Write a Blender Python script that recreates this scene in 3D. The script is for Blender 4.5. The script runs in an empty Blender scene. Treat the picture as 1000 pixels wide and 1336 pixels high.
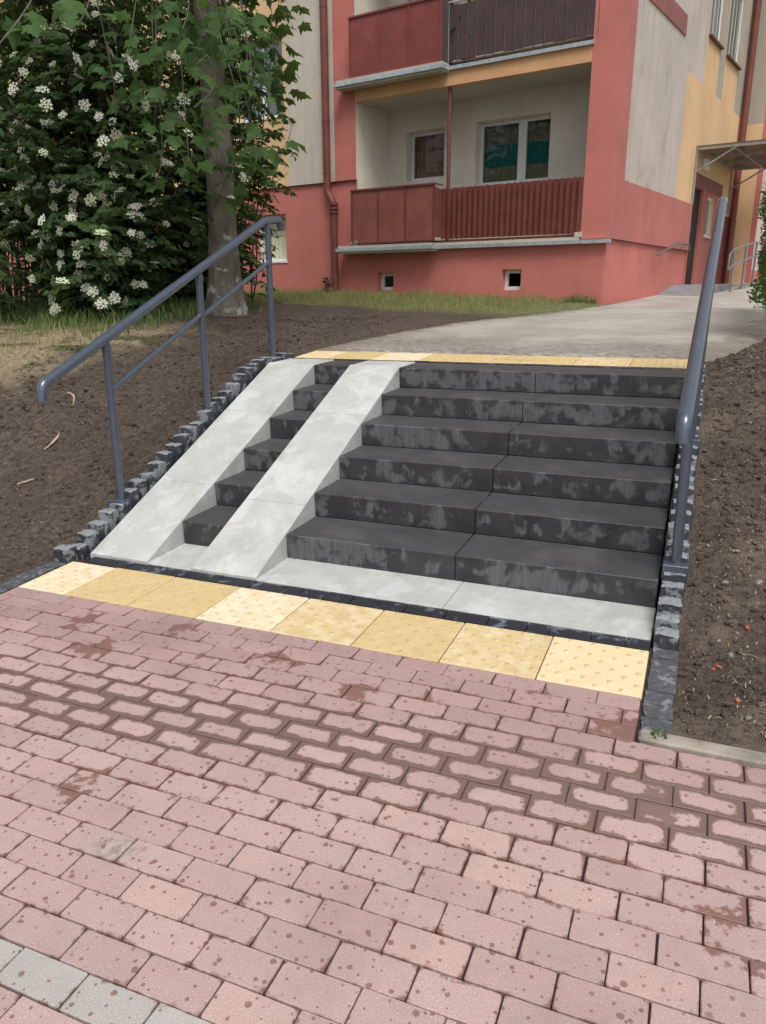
import bpy, math, random
from math import radians as RAD, sin, cos, pi, atan, sqrt
from mathutils import Vector, Matrix, noise, Euler
random.seed(7)
sc = bpy.context.scene
COL = sc.collection

# ------------------------------------------------------------------ camera
CAM = Vector((0.0737, -2.7348, 1.4774))
cr = Vector((0.92477571, 0.38049976, -0.00313489))
cu = Vector((-0.10356493, 0.25961718, 0.96014229))
cf = Vector((-0.36614778, 0.8875916, -0.27949409))
cam = bpy.data.cameras.new('camera'); camo = bpy.data.objects.new('camera', cam)
COL.objects.link(camo); sc.camera = camo
m = Matrix((cr, cu, -cf)).transposed().to_4x4(); m.translation = CAM
camo.matrix_world = m
cam.sensor_fit = 'HORIZONTAL'; cam.sensor_width = 36.0; cam.lens = 36.0 * 0.99527
cam.clip_end = 2000; cam.clip_start = 0.05

# ------------------------------------------------------------------ sky, sun, exposure
SUN_EL, SUN_AZ = 58, 148            # azimuth measured clockwise from +Y (behind the viewer)
w = bpy.data.worlds.new('World'); sc.world = w; w.use_nodes = True
nt = w.node_tree; nt.nodes.clear()
sky = nt.nodes.new('ShaderNodeTexSky'); sky.sky_type = 'NISHITA'; sky.sun_disc = False
sky.sun_elevation = RAD(SUN_EL); sky.sun_rotation = RAD(SUN_AZ)
sky.air_density = 1.0; sky.dust_density = 4.0; sky.ozone_density = 1.0
hs = nt.nodes.new('ShaderNodeHueSaturation'); hs.inputs['Saturation'].default_value = 0.22
bg = nt.nodes.new('ShaderNodeBackground'); bg.inputs['Strength'].default_value = 0.115
wo = nt.nodes.new('ShaderNodeOutputWorld')
nt.links.new(sky.outputs[0], hs.inputs['Color']); nt.links.new(hs.outputs[0], bg.inputs[0]); nt.links.new(bg.outputs[0], wo.inputs[0])
sl = bpy.data.lights.new('sun', 'SUN'); sl.energy = 1.45; sl.angle = RAD(24); sl.color = (1, .965, .92)
so = bpy.data.objects.new('sun', sl); COL.objects.link(so)
az, el = RAD(SUN_AZ), RAD(SUN_EL)
sd = Vector((sin(az) * cos(el), cos(az) * cos(el), sin(el)))
so.rotation_euler = (-sd).to_track_quat('-Z', 'Y').to_euler(); so.location = sd * 30
sc.view_settings.view_transform = 'Standard'; sc.view_settings.look = 'None'
sc.view_settings.gamma = 1; sc.view_settings.use_curve_mapping = False
sc.view_settings.exposure = 0.48

# ------------------------------------------------------------------ helpers
def tag(o, label=None, cat=None, group=None, kind=None):
    if label: o['label'] = label
    if cat: o['category'] = cat
    if group: o['group'] = group
    if kind: o['kind'] = kind
    return o

class MB:
    """collects faces of one mesh"""
    def __init__(s): s.v = []; s.f = []; s.m = []; s.sm = []
    def add(s, vs, fs, mi=0, smooth=False):
        b = len(s.v); s.v += [tuple(v) for v in vs]
        for f in fs: s.f.append([b + i for i in f]); s.m.append(mi); s.sm.append(smooth)
    def quad(s, a, b, c, d, mi=0): s.add([a, b, c, d], [(0, 1, 2, 3)], mi)
    def box(s, x0, x1, y0, y1, z0, z1, mi=0, bv=0.0, mtop=None):
        if bv <= 0:
            vs = [(x, y, z) for z in (z0, z1) for y in (y0, y1) for x in (x0, x1)]
            s.add(vs, [(0, 2, 3, 1), (0, 1, 5, 4), (1, 3, 7, 5), (3, 2, 6, 7), (2, 0, 4, 6)], mi)
            s.add([vs[4], vs[5], vs[7], vs[6]], [(0, 1, 2, 3)], mi if mtop is None else mtop)
        else:
            b = bv
            ring = lambda d, z: [(x0 + d, y0 + d, z), (x1 - d, y0 + d, z), (x1 - d, y1 - d, z), (x0 + d, y1 - d, z)]
            # vertical edges also chamfered: 8-gon rings
            def r8(d, z, c):
                X0, X1, Y0, Y1 = x0 + d, x1 - d, y0 + d, y1 - d
                return [(X0 + c, Y0, z), (X1 - c, Y0, z), (X1, Y0 + c, z), (X1, Y1 - c, z), (X1 - c, Y1, z), (X0 + c, Y1, z), (X0, Y1 - c, z), (X0, Y0 + c, z)]
            R = [r8(b, z0, b * .5), r8(0, z0 + b, b), r8(0, z1 - b, b), r8(b, z1, b * .5)]
            vs = sum(R, [])
            fs = []
            for k in range(3):
                for i in range(8):
                    j = (i + 1) % 8; fs.append((k * 8 + i, k * 8 + j, k * 8 + 8 + j, k * 8 + 8 + i))
            s.add(vs, fs, mi); s.add(vs, [tuple(reversed(range(8)))], mi)
            s.add([vs[24 + i] for i in range(8)], [tuple(range(8))], mi if mtop is None else mtop)
    def tube(s, pts, r, n=12, mi=0, cap=True, r2=None):
        pts = [Vector(p) for p in pts]; N = len(pts)
        rad = r if isinstance(r, (list, tuple)) else [r + ((r2 - r) * i / (N - 1) if r2 is not None else 0) for i in range(N)]
        t0 = (pts[1] - pts[0]).normalized()
        up = Vector((0, 0, 1)) if abs(t0.z) < .9 else Vector((1, 0, 0))
        a = t0.cross(up).normalized(); vs = []
        for i, p in enumerate(pts):
            t = ((pts[min(i + 1, N - 1)] - p).normalized() + (p - pts[max(i - 1, 0)]).normalized())
            t.normalize(); a = (a - t * a.dot(t)).normalized(); b = t.cross(a)
            for k in range(n):
                q = 2 * pi * k / n; vs.append(p + (a * cos(q) + b * sin(q)) * rad[i])
        fs = []
        for i in range(N - 1):
            for k in range(n):
                j = (k + 1) % n; fs.append((i * n + k, i * n + j, (i + 1) * n + j, (i + 1) * n + k))
        s.add(vs, fs, mi, True)
        if cap:
            s.add(vs[:n], [tuple(reversed(range(n)))], mi); s.add(vs[-n:], [tuple(range(n))], mi)
    def prism(s, poly, axis, a0, a1, mi=0):
        """poly of 2-D points extruded along axis 0/1/2"""
        n = len(poly)
        def P(q, t): return (t, q[0], q[1]) if axis == 0 else ((q[0], t, q[1]) if axis == 1 else (q[0], q[1], t))
        vs = [P(q, a0) for q in poly] + [P(q, a1) for q in poly]
        fs = [(i, (i + 1) % n, n + (i + 1) % n, n + i) for i in range(n)] + [tuple(reversed(range(n))), tuple(range(n, 2 * n))]
        s.add(vs, fs, mi)
    def mesh(s, name, mats):
        me = bpy.data.meshes.new(name); me.from_pydata(s.v, [], s.f)
        for mt in (mats if isinstance(mats, (list, tuple)) else [mats]): me.materials.append(mt)
        me.polygons.foreach_set('material_index', s.m); me.polygons.foreach_set('use_smooth', s.sm); me.update()
        return me
    def build(s, name, mats, parent=None):
        return link(name, s.mesh(name, mats), parent)
def fixnormals(me):
    import bmesh
    b = bmesh.new(); b.from_mesh(me); bmesh.ops.recalc_face_normals(b, faces=b.faces); b.to_mesh(me); b.free()
def link(name, me, parent=None, loc=None, rot=None):
    o = bpy.data.objects.new(name, me); COL.objects.link(o)
    if parent: o.parent = parent
    if loc: o.location = loc
    if rot: o.rotation_euler = rot
    return o
def empty(name, loc=(0, 0, 0), rot=(0, 0, 0)):
    o = bpy.data.objects.new(name, None); COL.objects.link(o); o.location = loc; o.rotation_euler = rot; o.empty_display_size = .2
    return o
def smooth_path(pts, k=6, r=.06):
    """polyline with rounded corners"""
    pts = [Vector(p) for p in pts]; out = [pts[0]]
    for i in range(1, len(pts) - 1):
        a, b, c = pts[i - 1], pts[i], pts[i + 1]
        d1 = min(r, (a - b).length * .45); d2 = min(r, (c - b).length * .45)
        p = b + (a - b).normalized() * d1; q = b + (c - b).normalized() * d2
        for j in range(k + 1):
            t = j / k; out.append(p * (1 - t) ** 2 + b * 2 * t * (1 - t) + q * t * t)
    out.append(pts[-1]); return out
def lerp(xs, ys, x):
    if x <= xs[0]: return ys[0]
    for i in range(1, len(xs)):
        if x <= xs[i]: t = (x - xs[i - 1]) / (xs[i] - xs[i - 1]); return ys[i - 1] * (1 - t) + ys[i] * t
    return ys[-1]
def sstep(a, b, x):
    t = max(0, min(1, (x - a) / (b - a))); return t * t * (3 - 2 * t)
def pix(p):
    d = Vector(p) - CAM; z = d.dot(cf)
    if z < .05: return None
    return 500 + 995.27 * d.dot(cr) / z, 668 - 995.27 * d.dot(cu) / z
def inframe(p, mg=25):
    q = pix(p); return bool(q) and -mg < q[0] < 1000 + mg and -mg < q[1] < 1336 + mg

# ---- node helpers
class NG:
    def __init__(s, name):
        s.mat = bpy.data.materials.new(name); s.mat.use_nodes = True; s.t = s.mat.node_tree; s.t.nodes.clear()
        s.out = s.n('ShaderNodeOutputMaterial'); s.p = s.n('ShaderNodeBsdfPrincipled'); s.l(s.p.outputs[0], s.out.inputs[0])
        s._pos = s._obj = None
    def n(s, t, **k):
        x = s.t.nodes.new(t)
        for a, b in k.items(): setattr(x, a, b)
        return x
    def l(s, a, b): s.t.links.new(a, b)
    def put(s, sock, v):
        if isinstance(v, bpy.types.NodeSocket): s.l(v, sock)
        elif isinstance(v, (tuple, list)) and len(v) == 3 and sock.type == 'RGBA': sock.default_value = (*v, 1)
        else: sock.default_value = v
    @property
    def pos(s):
        if not s._pos: s._pos = s.n('ShaderNodeNewGeometry').outputs['Position']
        return s._pos
    @property
    def obj(s):
        if not s._obj: s._obj = s.n('ShaderNodeTexCoord').outputs['Object']
        return s._obj
    def scl(s, vec, sx, sy, sz, off=(0, 0, 0)):
        x = s.n('ShaderNodeMapping'); s.l(vec, x.inputs['Vector']); x.inputs['Scale'].default_value = (sx, sy, sz); x.inputs['Location'].default_value = off
        return x.outputs[0]
    def noise(s, vec, scale, det=3, rough=.55, dist=0):
        x = s.n('ShaderNodeTexNoise'); s.l(vec, x.inputs['Vector']); x.inputs['Scale'].default_value = scale
        x.inputs['Detail'].default_value = det; x.inputs['Roughness'].default_value = rough; x.inputs['Distortion'].default_value = dist
        return x.outputs['Fac']
    def vor(s, vec, scale, dim='3D'):
        x = s.n('ShaderNodeTexVoronoi', voronoi_dimensions=dim); s.l(vec, x.inputs['Vector']); x.inputs['Scale'].default_value = scale
        return x.outputs['Distance'], x.outputs['Color']
    def math(s, op, a, b=None, c=None, clamp=False):
        x = s.n('ShaderNodeMath', operation=op, use_clamp=clamp); s.put(x.inputs[0], a)
        if b is not None: s.put(x.inputs[1], b)
        if c is not None: s.put(x.inputs[2], c)
        return x.outputs[0]
    def mr(s, v, a, b, c=0., d=1., sm=True):
        x = s.n('ShaderNodeMapRange'); x.interpolation_type = 'SMOOTHSTEP' if sm else 'LINEAR'
        s.put(x.inputs['Value'], v)
        for i, q in zip(('From Min', 'From Max', 'To Min', 'To Max'), (a, b, c, d)): s.put(x.inputs[i], q)
        return x.outputs[0]
    def mix(s, f, a, b, mode='MIX'):
        x = s.n('ShaderNodeMix', data_type='RGBA', blend_type=mode); s.put(x.inputs[0], f); s.put(x.inputs[6], a); s.put(x.inputs[7], b)
        return x.outputs[2]
    def sep(s, v):
        x = s.n('ShaderNodeSeparateXYZ'); s.l(v, x.inputs[0]); return x.outputs
    def rnd(s): return s.n('ShaderNodeObjectInfo').outputs['Random']
    def bump(s, h, st=.3, dist=.01):
        x = s.n('ShaderNodeBump'); x.inputs['Strength'].default_value = st; x.inputs['Distance'].default_value = dist
        s.l(h, x.inputs['Height']); s.l(x.outputs[0], s.p.inputs['Normal'])
    def fin(s, col, rough=.8, metal=0., spec=.5):
        s.put(s.p.inputs['Base Color'], col); s.put(s.p.inputs['Roughness'], rough); s.put(s.p.inputs['Metallic'], metal)
        s.put(s.p.inputs['Specular IOR Level'], spec)
        return s.mat
M = {}

def m_plain(name, c, rough=.7, var=.12, metal=0, scale=9, bump=0, bscale=120, spec=.4):
    g = NG(name); n = g.noise(g.obj, scale, 4)
    c2 = tuple(max(0, x * (1 - var)) for x in c); c3 = tuple(min(1, x * (1 + var)) for x in c)
    col = g.mix(g.mr(n, .3, .7), c2, c3)
    if bump: g.bump(g.noise(g.obj, bscale, 3), bump, .004)
    M[name] = g.fin(col, rough, metal, spec); return M[name]

# pavers ----------------------------------------------------------------
def m_paver(name, ca, cb, joint=False, far=False):
    g = NG(name)
    if far:
        lc = g.sep(g.n('ShaderNodeAttribute', attribute_name='lc').outputs['Vector']); g.rnd = lambda: lc[2]
    P = g.pos; x, y, z = g.sep(P)[:3]
    P2 = g.scl(P, 1, 1, 0)
    fine = g.noise(P2, 260, 2, .7); med = g.noise(P2, 14, 4, .6); low = g.noise(P2, 2.1, 3)
    base = g.mix(g.rnd(), ca, cb)
    base = g.mix(g.mr(med, .3, .75, 0, .35), base, tuple(q * .78 for q in ca))
    base = g.mix(g.mr(fine, .56, .72, 0, .75), base, (.72, .66, .62))
    base = g.mix(g.mr(fine, .46, .28, 0, .7), base, tuple(q * .55 for q in ca))
    r2 = g.math('FRACT', g.math('MULTIPLY', g.rnd(), 7.13))
    base = g.mix(1., base, g.mix(r2, (.88, .87, .87), (1.05, 1.04, 1.03)), 'MULTIPLY')
    stain = g.noise(g.scl(P, 1, 1, 0, (9, 4, 0)), 1.7, 5, .65)
    base = g.mix(g.mr(stain, .48, .72, 0, .38), base, tuple(q * .62 for q in ca))
    mauve = g.mr(g.math('ADD', y, g.math('MULTIPLY', g.math('SUBTRACT', g.noise(P2, 2.7, 4, .6), .5), .7)), -.75, -.25)  # tone deepens to mauve towards the tactile tiles, with a noisy edge
    base = g.mix(g.math('MULTIPLY', mauve, .62), base, g.mix(1., base, (.76, .70, .72), 'MULTIPLY'))
    # dried cement spill
    sx_ = g.math('ADD', x, 1.31); sy_ = g.math('ADD', y, 1.36); ss = g.math('SQRT', g.math('ADD', g.math('MULTIPLY', g.math('MULTIPLY', sx_, sx_), .7), g.math('MULTIPLY', g.math('MULTIPLY', sy_, sy_), 1.8)))
    sp = g.mr(g.math('ADD', ss, g.math('MULTIPLY', g.math('SUBTRACT', g.noise(P2, 17, 4, .65), .5), .15)), .035, .085, .75, 0.)
    base = g.mix(sp, base, g.mix(g.mr(g.noise(P2, 40, 3), .35, .65), (.23, .19, .155), (.42, .37, .32)))
    # rain drops
    vd, vc = g.vor(g.scl(P, 1, 1, 0), 17, '2D')
    cr_ = g.sep(vc)
    rad = g.mr(cr_[0], .35, 1., .0, .15, False)
    wob = g.math('MULTIPLY', g.math('SUBTRACT', g.noise(P2, 90, 2), .5), .10)
    drop = g.mr(g.math('SUBTRACT', g.math('ADD', vd, wob), rad), -.012, .012, 1., 0.)
    drop = g.math('MULTIPLY', drop, g.math('GREATER_THAN', cr_[0], .40))
    vd2, vc2 = g.vor(g.scl(P, 1, 1, 0, (.37, .71, 0)), 29, '2D'); c2_ = g.sep(vc2)
    drop2 = g.math('MULTIPLY', g.mr(g.math('SUBTRACT', g.math('ADD', vd2, wob), g.mr(c2_[1], .4, 1., .02, .17, False)), -.012, .012, 1., 0.), g.math('GREATER_THAN', c2_[1], .55))
    drop = g.math('MULTIPLY', g.math('MAXIMUM', drop, drop2), g.mr(g.noise(g.scl(P, 1, 1, 0, (2, 9, 0)), 5.5, 3), .30, .46))
    # water drawn along the joints, widest in a shallow dip that runs across the paving
    o = lc if far else g.sep(g.obj)
    ex = g.math('SUBTRACT', .0985, g.math('ABSOLUTE', o[0])); ey = g.math('SUBTRACT', .0485, g.math('ABSOLUTE', o[1]))
    e = g.math('SMOOTH_MIN', ex, ey, .035)
    cen = g.math('MULTIPLY_ADD', g.math('ADD', x, 1.2), .09, -.70)
    dist = g.math('ABSOLUTE', g.math('SUBTRACT', y, cen))
    dist = g.math('ADD', dist, g.math('MULTIPLY', g.math('SUBTRACT', low, .5), .30))
    band = g.math('ADD', g.mr(dist, .05, .25, .0222, .0080, True), g.mr(dist, .20, .62, 0., -.0060, True))
    right_d = g.mr(x, -.9, .1, 0., .0005); band = g.math('ADD', band, g.math('MULTIPLY', right_d, g.mr(g.math('ABSOLUTE', g.math('ADD', y, .62)), .5, .15)))
    thr = g.math('ADD', g.math('SUBTRACT', band, .0038), g.math('MULTIPLY', g.math('SUBTRACT', g.noise(P2, 7.5, 2), .5), g.mr(dist, .1, .5, .026, .010)))
    field = g.math('MULTIPLY', g.math('SUBTRACT', g.noise(g.scl(P, 1, 1, 0, (3.1, 7.7, 0)), 4.2, 3, .6), .5), .9)
    field = g.math('ADD', field, g.math('MULTIPLY', g.math('SUBTRACT', g.noise(P2, 19, 4, .65), .5), 1.0))
    field = g.math('ADD', field, g.mr(e, .0, .03, .10, -.05)); field = g.math('ADD', field, g.math('MULTIPLY', g.math('SUBTRACT', g.rnd(), .5), .34))
    for (bx, by, br) in ((-.03, -.2, .16), (-1.62, -1.20, .11), (.27, -1.02, .16), (-1.02, -.33, .12), (-2.0, -.12, .10), (-2.25, -.42, .12), (-.35, -.13, .11), (-1.45, -.20, .12), (-.75, -.28, .10), (-2.5, -.22, .14), (-1.75, -.36, .1), (.1, -.62, .12)):
        dx = g.math('ADD', x, -bx); dy = g.math('ADD', y, -by)
        dd = g.math('SQRT', g.math('ADD', g.math('MULTIPLY', dx, dx), g.math('MULTIPLY', dy, dy)))
        field = g.math('ADD', field, g.mr(dd, 0., br * 1.5, .40, 0.))
    jag = g.math('MULTIPLY', g.math('SUBTRACT', g.noise(P2, 26, 4, .62), .5), .034)
    wet = g.mr(g.math('SUBTRACT', g.math('ADD', e, jag), thr), -.0048, .0048, 1., 0.)
    wet = g.math('MAXIMUM', wet, g.mr(field, .33, .45, 0., .9))
    wet = g.math('MAXIMUM', wet, g.math('MULTIPLY', drop, .8))
    if joint: wet = 1.0
    wetc = g.mix(g.mr(dist, .05, .40), (.180, .118, .100), (.200, .098, .082))
    wetc = g.mix(g.mr(fine, .35, .7, 0, .5), wetc, (.15, .085, .072))
    col = g.mix(wet, base, wetc)
    if joint: col = g.mix(g.mr(dist, .05, .3), (.150, .095, .080), (.048, .030, .025))
    rough = g.mr(wet, 0., 1., .86, .48, False) if not joint else .6
    g.bump(g.math('ADD', fine, g.math('MULTIPLY', med, .5)), .25, .004)
    M[name] = g.fin(col, rough, 0, .35)
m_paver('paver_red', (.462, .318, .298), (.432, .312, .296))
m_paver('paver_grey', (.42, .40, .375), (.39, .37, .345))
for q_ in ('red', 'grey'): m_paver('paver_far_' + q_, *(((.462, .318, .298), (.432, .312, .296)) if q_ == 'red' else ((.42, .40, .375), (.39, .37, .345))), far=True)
m_paver('paver_joint', (.1, .1, .1), (.1, .1, .1), True)

# concrete family ---------------------------------------------------------
def m_light_concrete():
    g = NG('light_concrete'); P = g.pos
    a = g.noise(P, 6, 5, .6); b = g.noise(P, 3.2, 4, .65, .6); f = g.noise(P, 300, 2)
    col = g.mix(g.mr(a, .35, .7), (.41, .42, .405), (.485, .495, .48))
    col = g.mix(g.mr(b, .50, .60, 0, .42), col, (.62, .64, .64)); gr_ = g.noise(g.scl(P, 1, .35, 1, (2, 2, 2)), 7, 5, .7); col = g.mix(g.mr(gr_, .48, .72, 0, .55), col, (.33, .325, .30))
    col = g.mix(g.mr(g.noise(P, 11, 4, .7), .64, .72, 0, .5), col, (.36, .36, .34))
    col = g.mix(g.mr(f, .3, .7, 0, .18), col, (.3, .3, .29))
    x, y, z = g.sep(P)[:3]
    rust = g.mr(g.noise(g.scl(P, 1, 1, 1, (5, 2, 1)), 2.6, 3), .68, .8, 0, .5)
    col = g.mix(rust, col, (.38, .30, .22))
    g.bump(f, .12, .003); M['light_concrete'] = g.fin(col, .75, 0, .35)
m_light_concrete()
def m_dark():
    g = NG('tread_concrete'); P = g.pos
    a = g.noise(P, 5, 5, .6); f = g.noise(P, 350, 2, .7)
    col = g.mix(g.mr(a, .3, .75), (.044, .0445, .048), (.064, .064, .068))
    du = g.noise(P, 2.4, 5, .7); col = g.mix(g.mr(du, .48, .7, 0, .5), col, (.105, .10, .096))
    sp_ = g.noise(P, 60, 2, .8); col = g.mix(g.mr(sp_, .68, .74, 0, .6), col, (.17, .155, .14))
    col = g.mix(g.mr(f, .5, .8, 0, .4), col, (.12, .118, .118))
    g.bump(f, .2, .002); M['tread_concrete'] = g.fin(col, .62, 0, .4)
    g = NG('riser_concrete'); P = g.pos
    w1 = g.noise(g.scl(P, 1, 1, .85), 10.5, 4, .6, .3); w2 = g.noise(g.scl(P, 1, 1, .7), 34, 3, .65)
    big = g.noise(g.scl(P, 1, 1, .2, (1, 4, 2)), 1.6, 2)
    gz0 = g.sep(g.n('ShaderNodeTexCoord').outputs['Generated'])[2]
    w1 = g.math('ADD', w1, g.math('ADD', g.mr(gz0, .62, 1., 0., -.055), g.mr(gz0, .0, .30, -.09, 0.)))
    dry = g.mr(g.math('ADD', g.math('ADD', w1, g.math('MULTIPLY', g.math('SUBTRACT', w2, .5), .22)), g.math('MULTIPLY', g.math('SUBTRACT', big, .5), .75)), .44, .57)
    f = g.noise(P, 330, 2, .7); st = g.noise(g.scl(P, 1, 1, .06), 70, 2)
    gz_ = g.sep(g.n('ShaderNodeTexCoord').outputs['Generated'])[2]
    cdry = g.mix(g.mr(st, .3, .7), (.078, .079, .084), (.108, .110, .116))
    cwet = g.mix(g.mr(g.noise(P, 7, 3), .3, .7), (.026, .026, .030), (.042, .042, .046))
    col = g.mix(dry, cwet, cdry); col = g.mix(g.mr(f, .55, .8, 0, .3), col, (.18, .18, .19))
    g.bump(f, .15, .002); M['riser_concrete'] = g.fin(col, g.mr(dry, 0, 1, .45, .75, False), 0, .4)
m_dark()
def m_granite():
    g = NG('granite'); P = g.pos
    f = g.noise(P, 190, 2, .75); a = g.noise(P, 17, 4, .6, .4)
    r = g.rnd()
    col = g.mix(g.mr(f, .35, .65), (.030, .034, .040), (.115, .125, .14))
    wet = g.mr(g.math('ADD', a, g.math('MULTIPLY', r, .16)), .58, .68)
    col = g.mix(wet, g.mix(g.mr(f, .3, .7), (.017, .019, .024), (.045, .05, .062)), g.mix(g.mr(f, .3, .68), (.11, .118, .13), (.25, .265, .28)))
    g.bump(g.noise(P, 75, 4, .7), .6, .006); M['granite'] = g.fin(col, .5, 0, .5)
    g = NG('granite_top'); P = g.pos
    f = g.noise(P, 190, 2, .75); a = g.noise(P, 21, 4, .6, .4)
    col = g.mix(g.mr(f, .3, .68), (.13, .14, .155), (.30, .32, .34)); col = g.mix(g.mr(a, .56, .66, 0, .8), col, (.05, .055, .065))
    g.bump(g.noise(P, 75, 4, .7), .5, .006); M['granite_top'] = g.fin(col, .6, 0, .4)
    g = NG('granite_mid'); P = g.pos
    f = g.noise(P, 190, 2, .75); a = g.noise(P, 19, 4, .65, .6)
    col = g.mix(g.mr(f, .3, .68), (.045, .048, .055), (.105, .11, .12)); col = g.mix(g.mr(a, .53, .62, 0, .8), col, (.21, .22, .24))
    g.bump(g.noise(P, 60, 4, .7), .5, .006); M['granite_mid'] = g.fin(col, .55, 0, .4)
    g = NG('granite_dark'); P = g.pos
    f = g.noise(P, 150, 2, .75); a = g.noise(P, 13, 4, .6, .5)
    col = g.mix(g.mr(a, .55, .68), g.mix(f, (.012, .013, .019), (.03, .033, .043)), (.135, .15, .18))
    g.bump(g.noise(P, 60, 4, .7), .4, .005); M['granite_dark'] = g.fin(col, .45, 0, .5)
m_granite()
def m_tile(name, a, b, lo, hi):
    g = NG(name); P = g.pos
    n = g.noise(P, 13, 5, .65, .3); f = g.noise(P, 320, 2)
    col = g.mix(g.mr(n, lo, hi), a, b); col = g.mix(g.mr(f, .35, .75, 0, .22), col, tuple(q * .72 for q in a))
    o = g.sep(g.obj)
    dg = g.noise(P, 5, 5, .7); col = g.mix(g.mr(dg, .5, .75, 0, .35), col, tuple(q * .68 for q in a))
    col = g.mix(g.mr(o[2], .0006, .003, 0., .5), col, (.44, .31, .14))   # worn pigment on the studs
    g.bump(f, .15, .002); M[name] = g.fin(col, .72, 0, .35)
m_tile('tile_cream', (.70, .57, .37), (.78, .68, .50), .35, .65)
m_tile('tile_yellow', (.565, .425, .205), (.61, .475, .255), .3, .7)
m_tile('tile_mixed', (.59, .45, .23), (.69, .575, .37), .38, .66)
m_tile('tile_pale', (.70, .55, .32), (.75, .62, .40), .3, .7)

# earth -------------------------------------------------------------------
def m_soil():
    g = NG('soil'); P = g.pos; x, y, z = g.sep(P)[:3]
    a = g.noise(P, 3, 5, .6); b = g.noise(P, 28, 5, .7); c = g.noise(P, 120, 3, .7)
    col = g.mix(g.mr(a, .3, .7), (.155, .118, .094), (.225, .178, .144))
    col = g.mix(g.mr(b, .35, .7), tuple(q for q in (.098, .073, .058)), col)
    col = g.mix(g.mr(c, .57, .70, 0, .7), col, (.36, .295, .23))
    # dry turf on the left shoulder, thin lawn by the house
    wob = g.math('MULTIPLY', g.math('SUBTRACT', g.noise(P, 1.5, 4, .6), .5), 1.3)
    s1 = g.math('ADD', g.math('ADD', g.math('MULTIPLY', x, -.62), g.math('MULTIPLY', y, .22)), wob)
    dry = g.math('MULTIPLY', g.mr(s1, 3.25, 3.75), g.mr(g.math('ADD', y, g.math('MULTIPLY', wob, .4)), 4.1, 3.2))
    dcol = g.mix(g.mr(g.noise(P, 22, 4, .7), .35, .65), (.36, .285, .185), (.52, .43, .29))
    dcol = g.mix(g.mr(g.noise(P, 2.2, 3), .5, .62), dcol, (.13, .13, .05))
    col = g.mix(dry, col, dcol)
    lw = g.math('ADD', g.math('ADD', y, g.math('MULTIPLY', g.math('ADD', x, 4.), -.18)), g.math('MULTIPLY', wob, .7))
    lawn = g.mr(lw, 6.9, 7.5)
    col = g.mix(lawn, col, g.mix(g.mr(g.noise(P, 16, 4), .4, .65), (.16, .19, .07), (.29, .27, .14)))
    sand = g.math('MULTIPLY', g.mr(x, .05, .12), g.mr(g.noise(P, 2.0, 4, .6), .5, .66))
    col = g.mix(g.math('MULTIPLY', sand, .55), col, (.32, .25, .19))
    g.bump(g.math('ADD', b, c), 1., .03); M['soil'] = g.fin(col, .95, 0, .2)
m_soil()
def m_path():
    g = NG('path_concrete'); P = g.pos; x, y, z = g.sep(P)[:3]
    a = g.noise(P, 1.3, 5, .6); b = g.noise(g.scl(P, 1, 2.2, 1), 9, 4, .7); c = g.noise(P, 150, 2)
    col = g.mix(g.mr(a, .35, .65), (.33, .295, .255), (.44, .41, .365))
    col = g.mix(g.mr(b, .5, .75, 0, .6), col, (.19, .155, .125))
    dirt = g.mr(g.math('ADD', y, g.math('MULTIPLY', g.math('SUBTRACT', a, .5), 2.2)), 5.2, 3.9, 0., 1.)
    dirt = g.math('MULTIPLY', dirt, g.mr(g.noise(g.scl(P, 1, 2.6, 1), 13, 4, .75), .36, .6))
    col = g.mix(g.math('MULTIPLY', dirt, .8), col, (.115, .095, .078))
    edge = g.mr(g.math('ADD', x, g.math('MULTIPLY', g.math('SUBTRACT', g.noise(P, 3, 4), .5), .9)), -2.75, -3.15)
    at_ = g.n('ShaderNodeAttribute', attribute_name='edge').outputs['Fac']
    ew_ = g.mr(g.math('ADD', at_, g.math('MULTIPLY', g.math('SUBTRACT', g.noise(P, 4.5, 5, .7), .5), 1.1)), .0, .42, 1., 0.)
    col = g.mix(g.math('MULTIPLY', ew_, .9), col, g.mix(g.mr(c, .4, .7), (.14, .105, .082), (.24, .19, .15)))
    d_ = g.noise(P, 38, 4, .75); col = g.mix(g.mr(d_, .55, .72, 0, .55), col, (.20, .17, .14)); col = g.mix(g.mr(c, .45, .75, 0, .5), col, (.52, .5, .46))
    g.bump(g.math('ADD', b, g.math('ADD', c, d_)), .7, .012); M['path_concrete'] = g.fin(col, .9, 0, .25)
m_path()
m_plain('kerb_concrete', (.25, .22, .185), .9, .38, 0, 9, .6, 120)
m_plain('asphalt_grey', (.20, .20, .205), .9, .15, 0, 6, .4, 200)

# building -----------------------------------------------------------------
def m_plaster(name, c, streak=0.0, sc_=(.25, .25, .25), rough=.9, grime=.25):
    g = NG(name); P = g.obj
    a = g.noise(P, 1.1, 4, .6); b = g.noise(P, 7, 4, .6); f = g.noise(P, 140, 2, .6)
    col = g.mix(g.mr(a, .3, .7), tuple(q * .90 for q in c), tuple(min(1, q * 1.05) for q in c))
    col = g.mix(g.mr(b, .5, .8, 0, grime), col, tuple(q * .72 for q in c))
    if streak:
        s1 = g.noise(g.scl(P, 1, 1, .09), 5.5, 4, .65); s2 = g.noise(g.scl(P, 1, 1, .5), 1.7, 4, .6, .8)
        col = g.mix(g.mr(s1, .45, .72, 0, streak), col, sc_)
        col = g.mix(g.mr(s2, .56, .68, 0, streak * .7), col, tuple(q * .8 for q in sc_))
    g.bump(g.math('ADD', f, g.math('MULTIPLY', b, .6)), .28, .006); M[name] = g.fin(col, rough, 0, .2)
m_plaster('plaster_red', (.53, .182, .155), .22, (.40, .135, .115))
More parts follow.
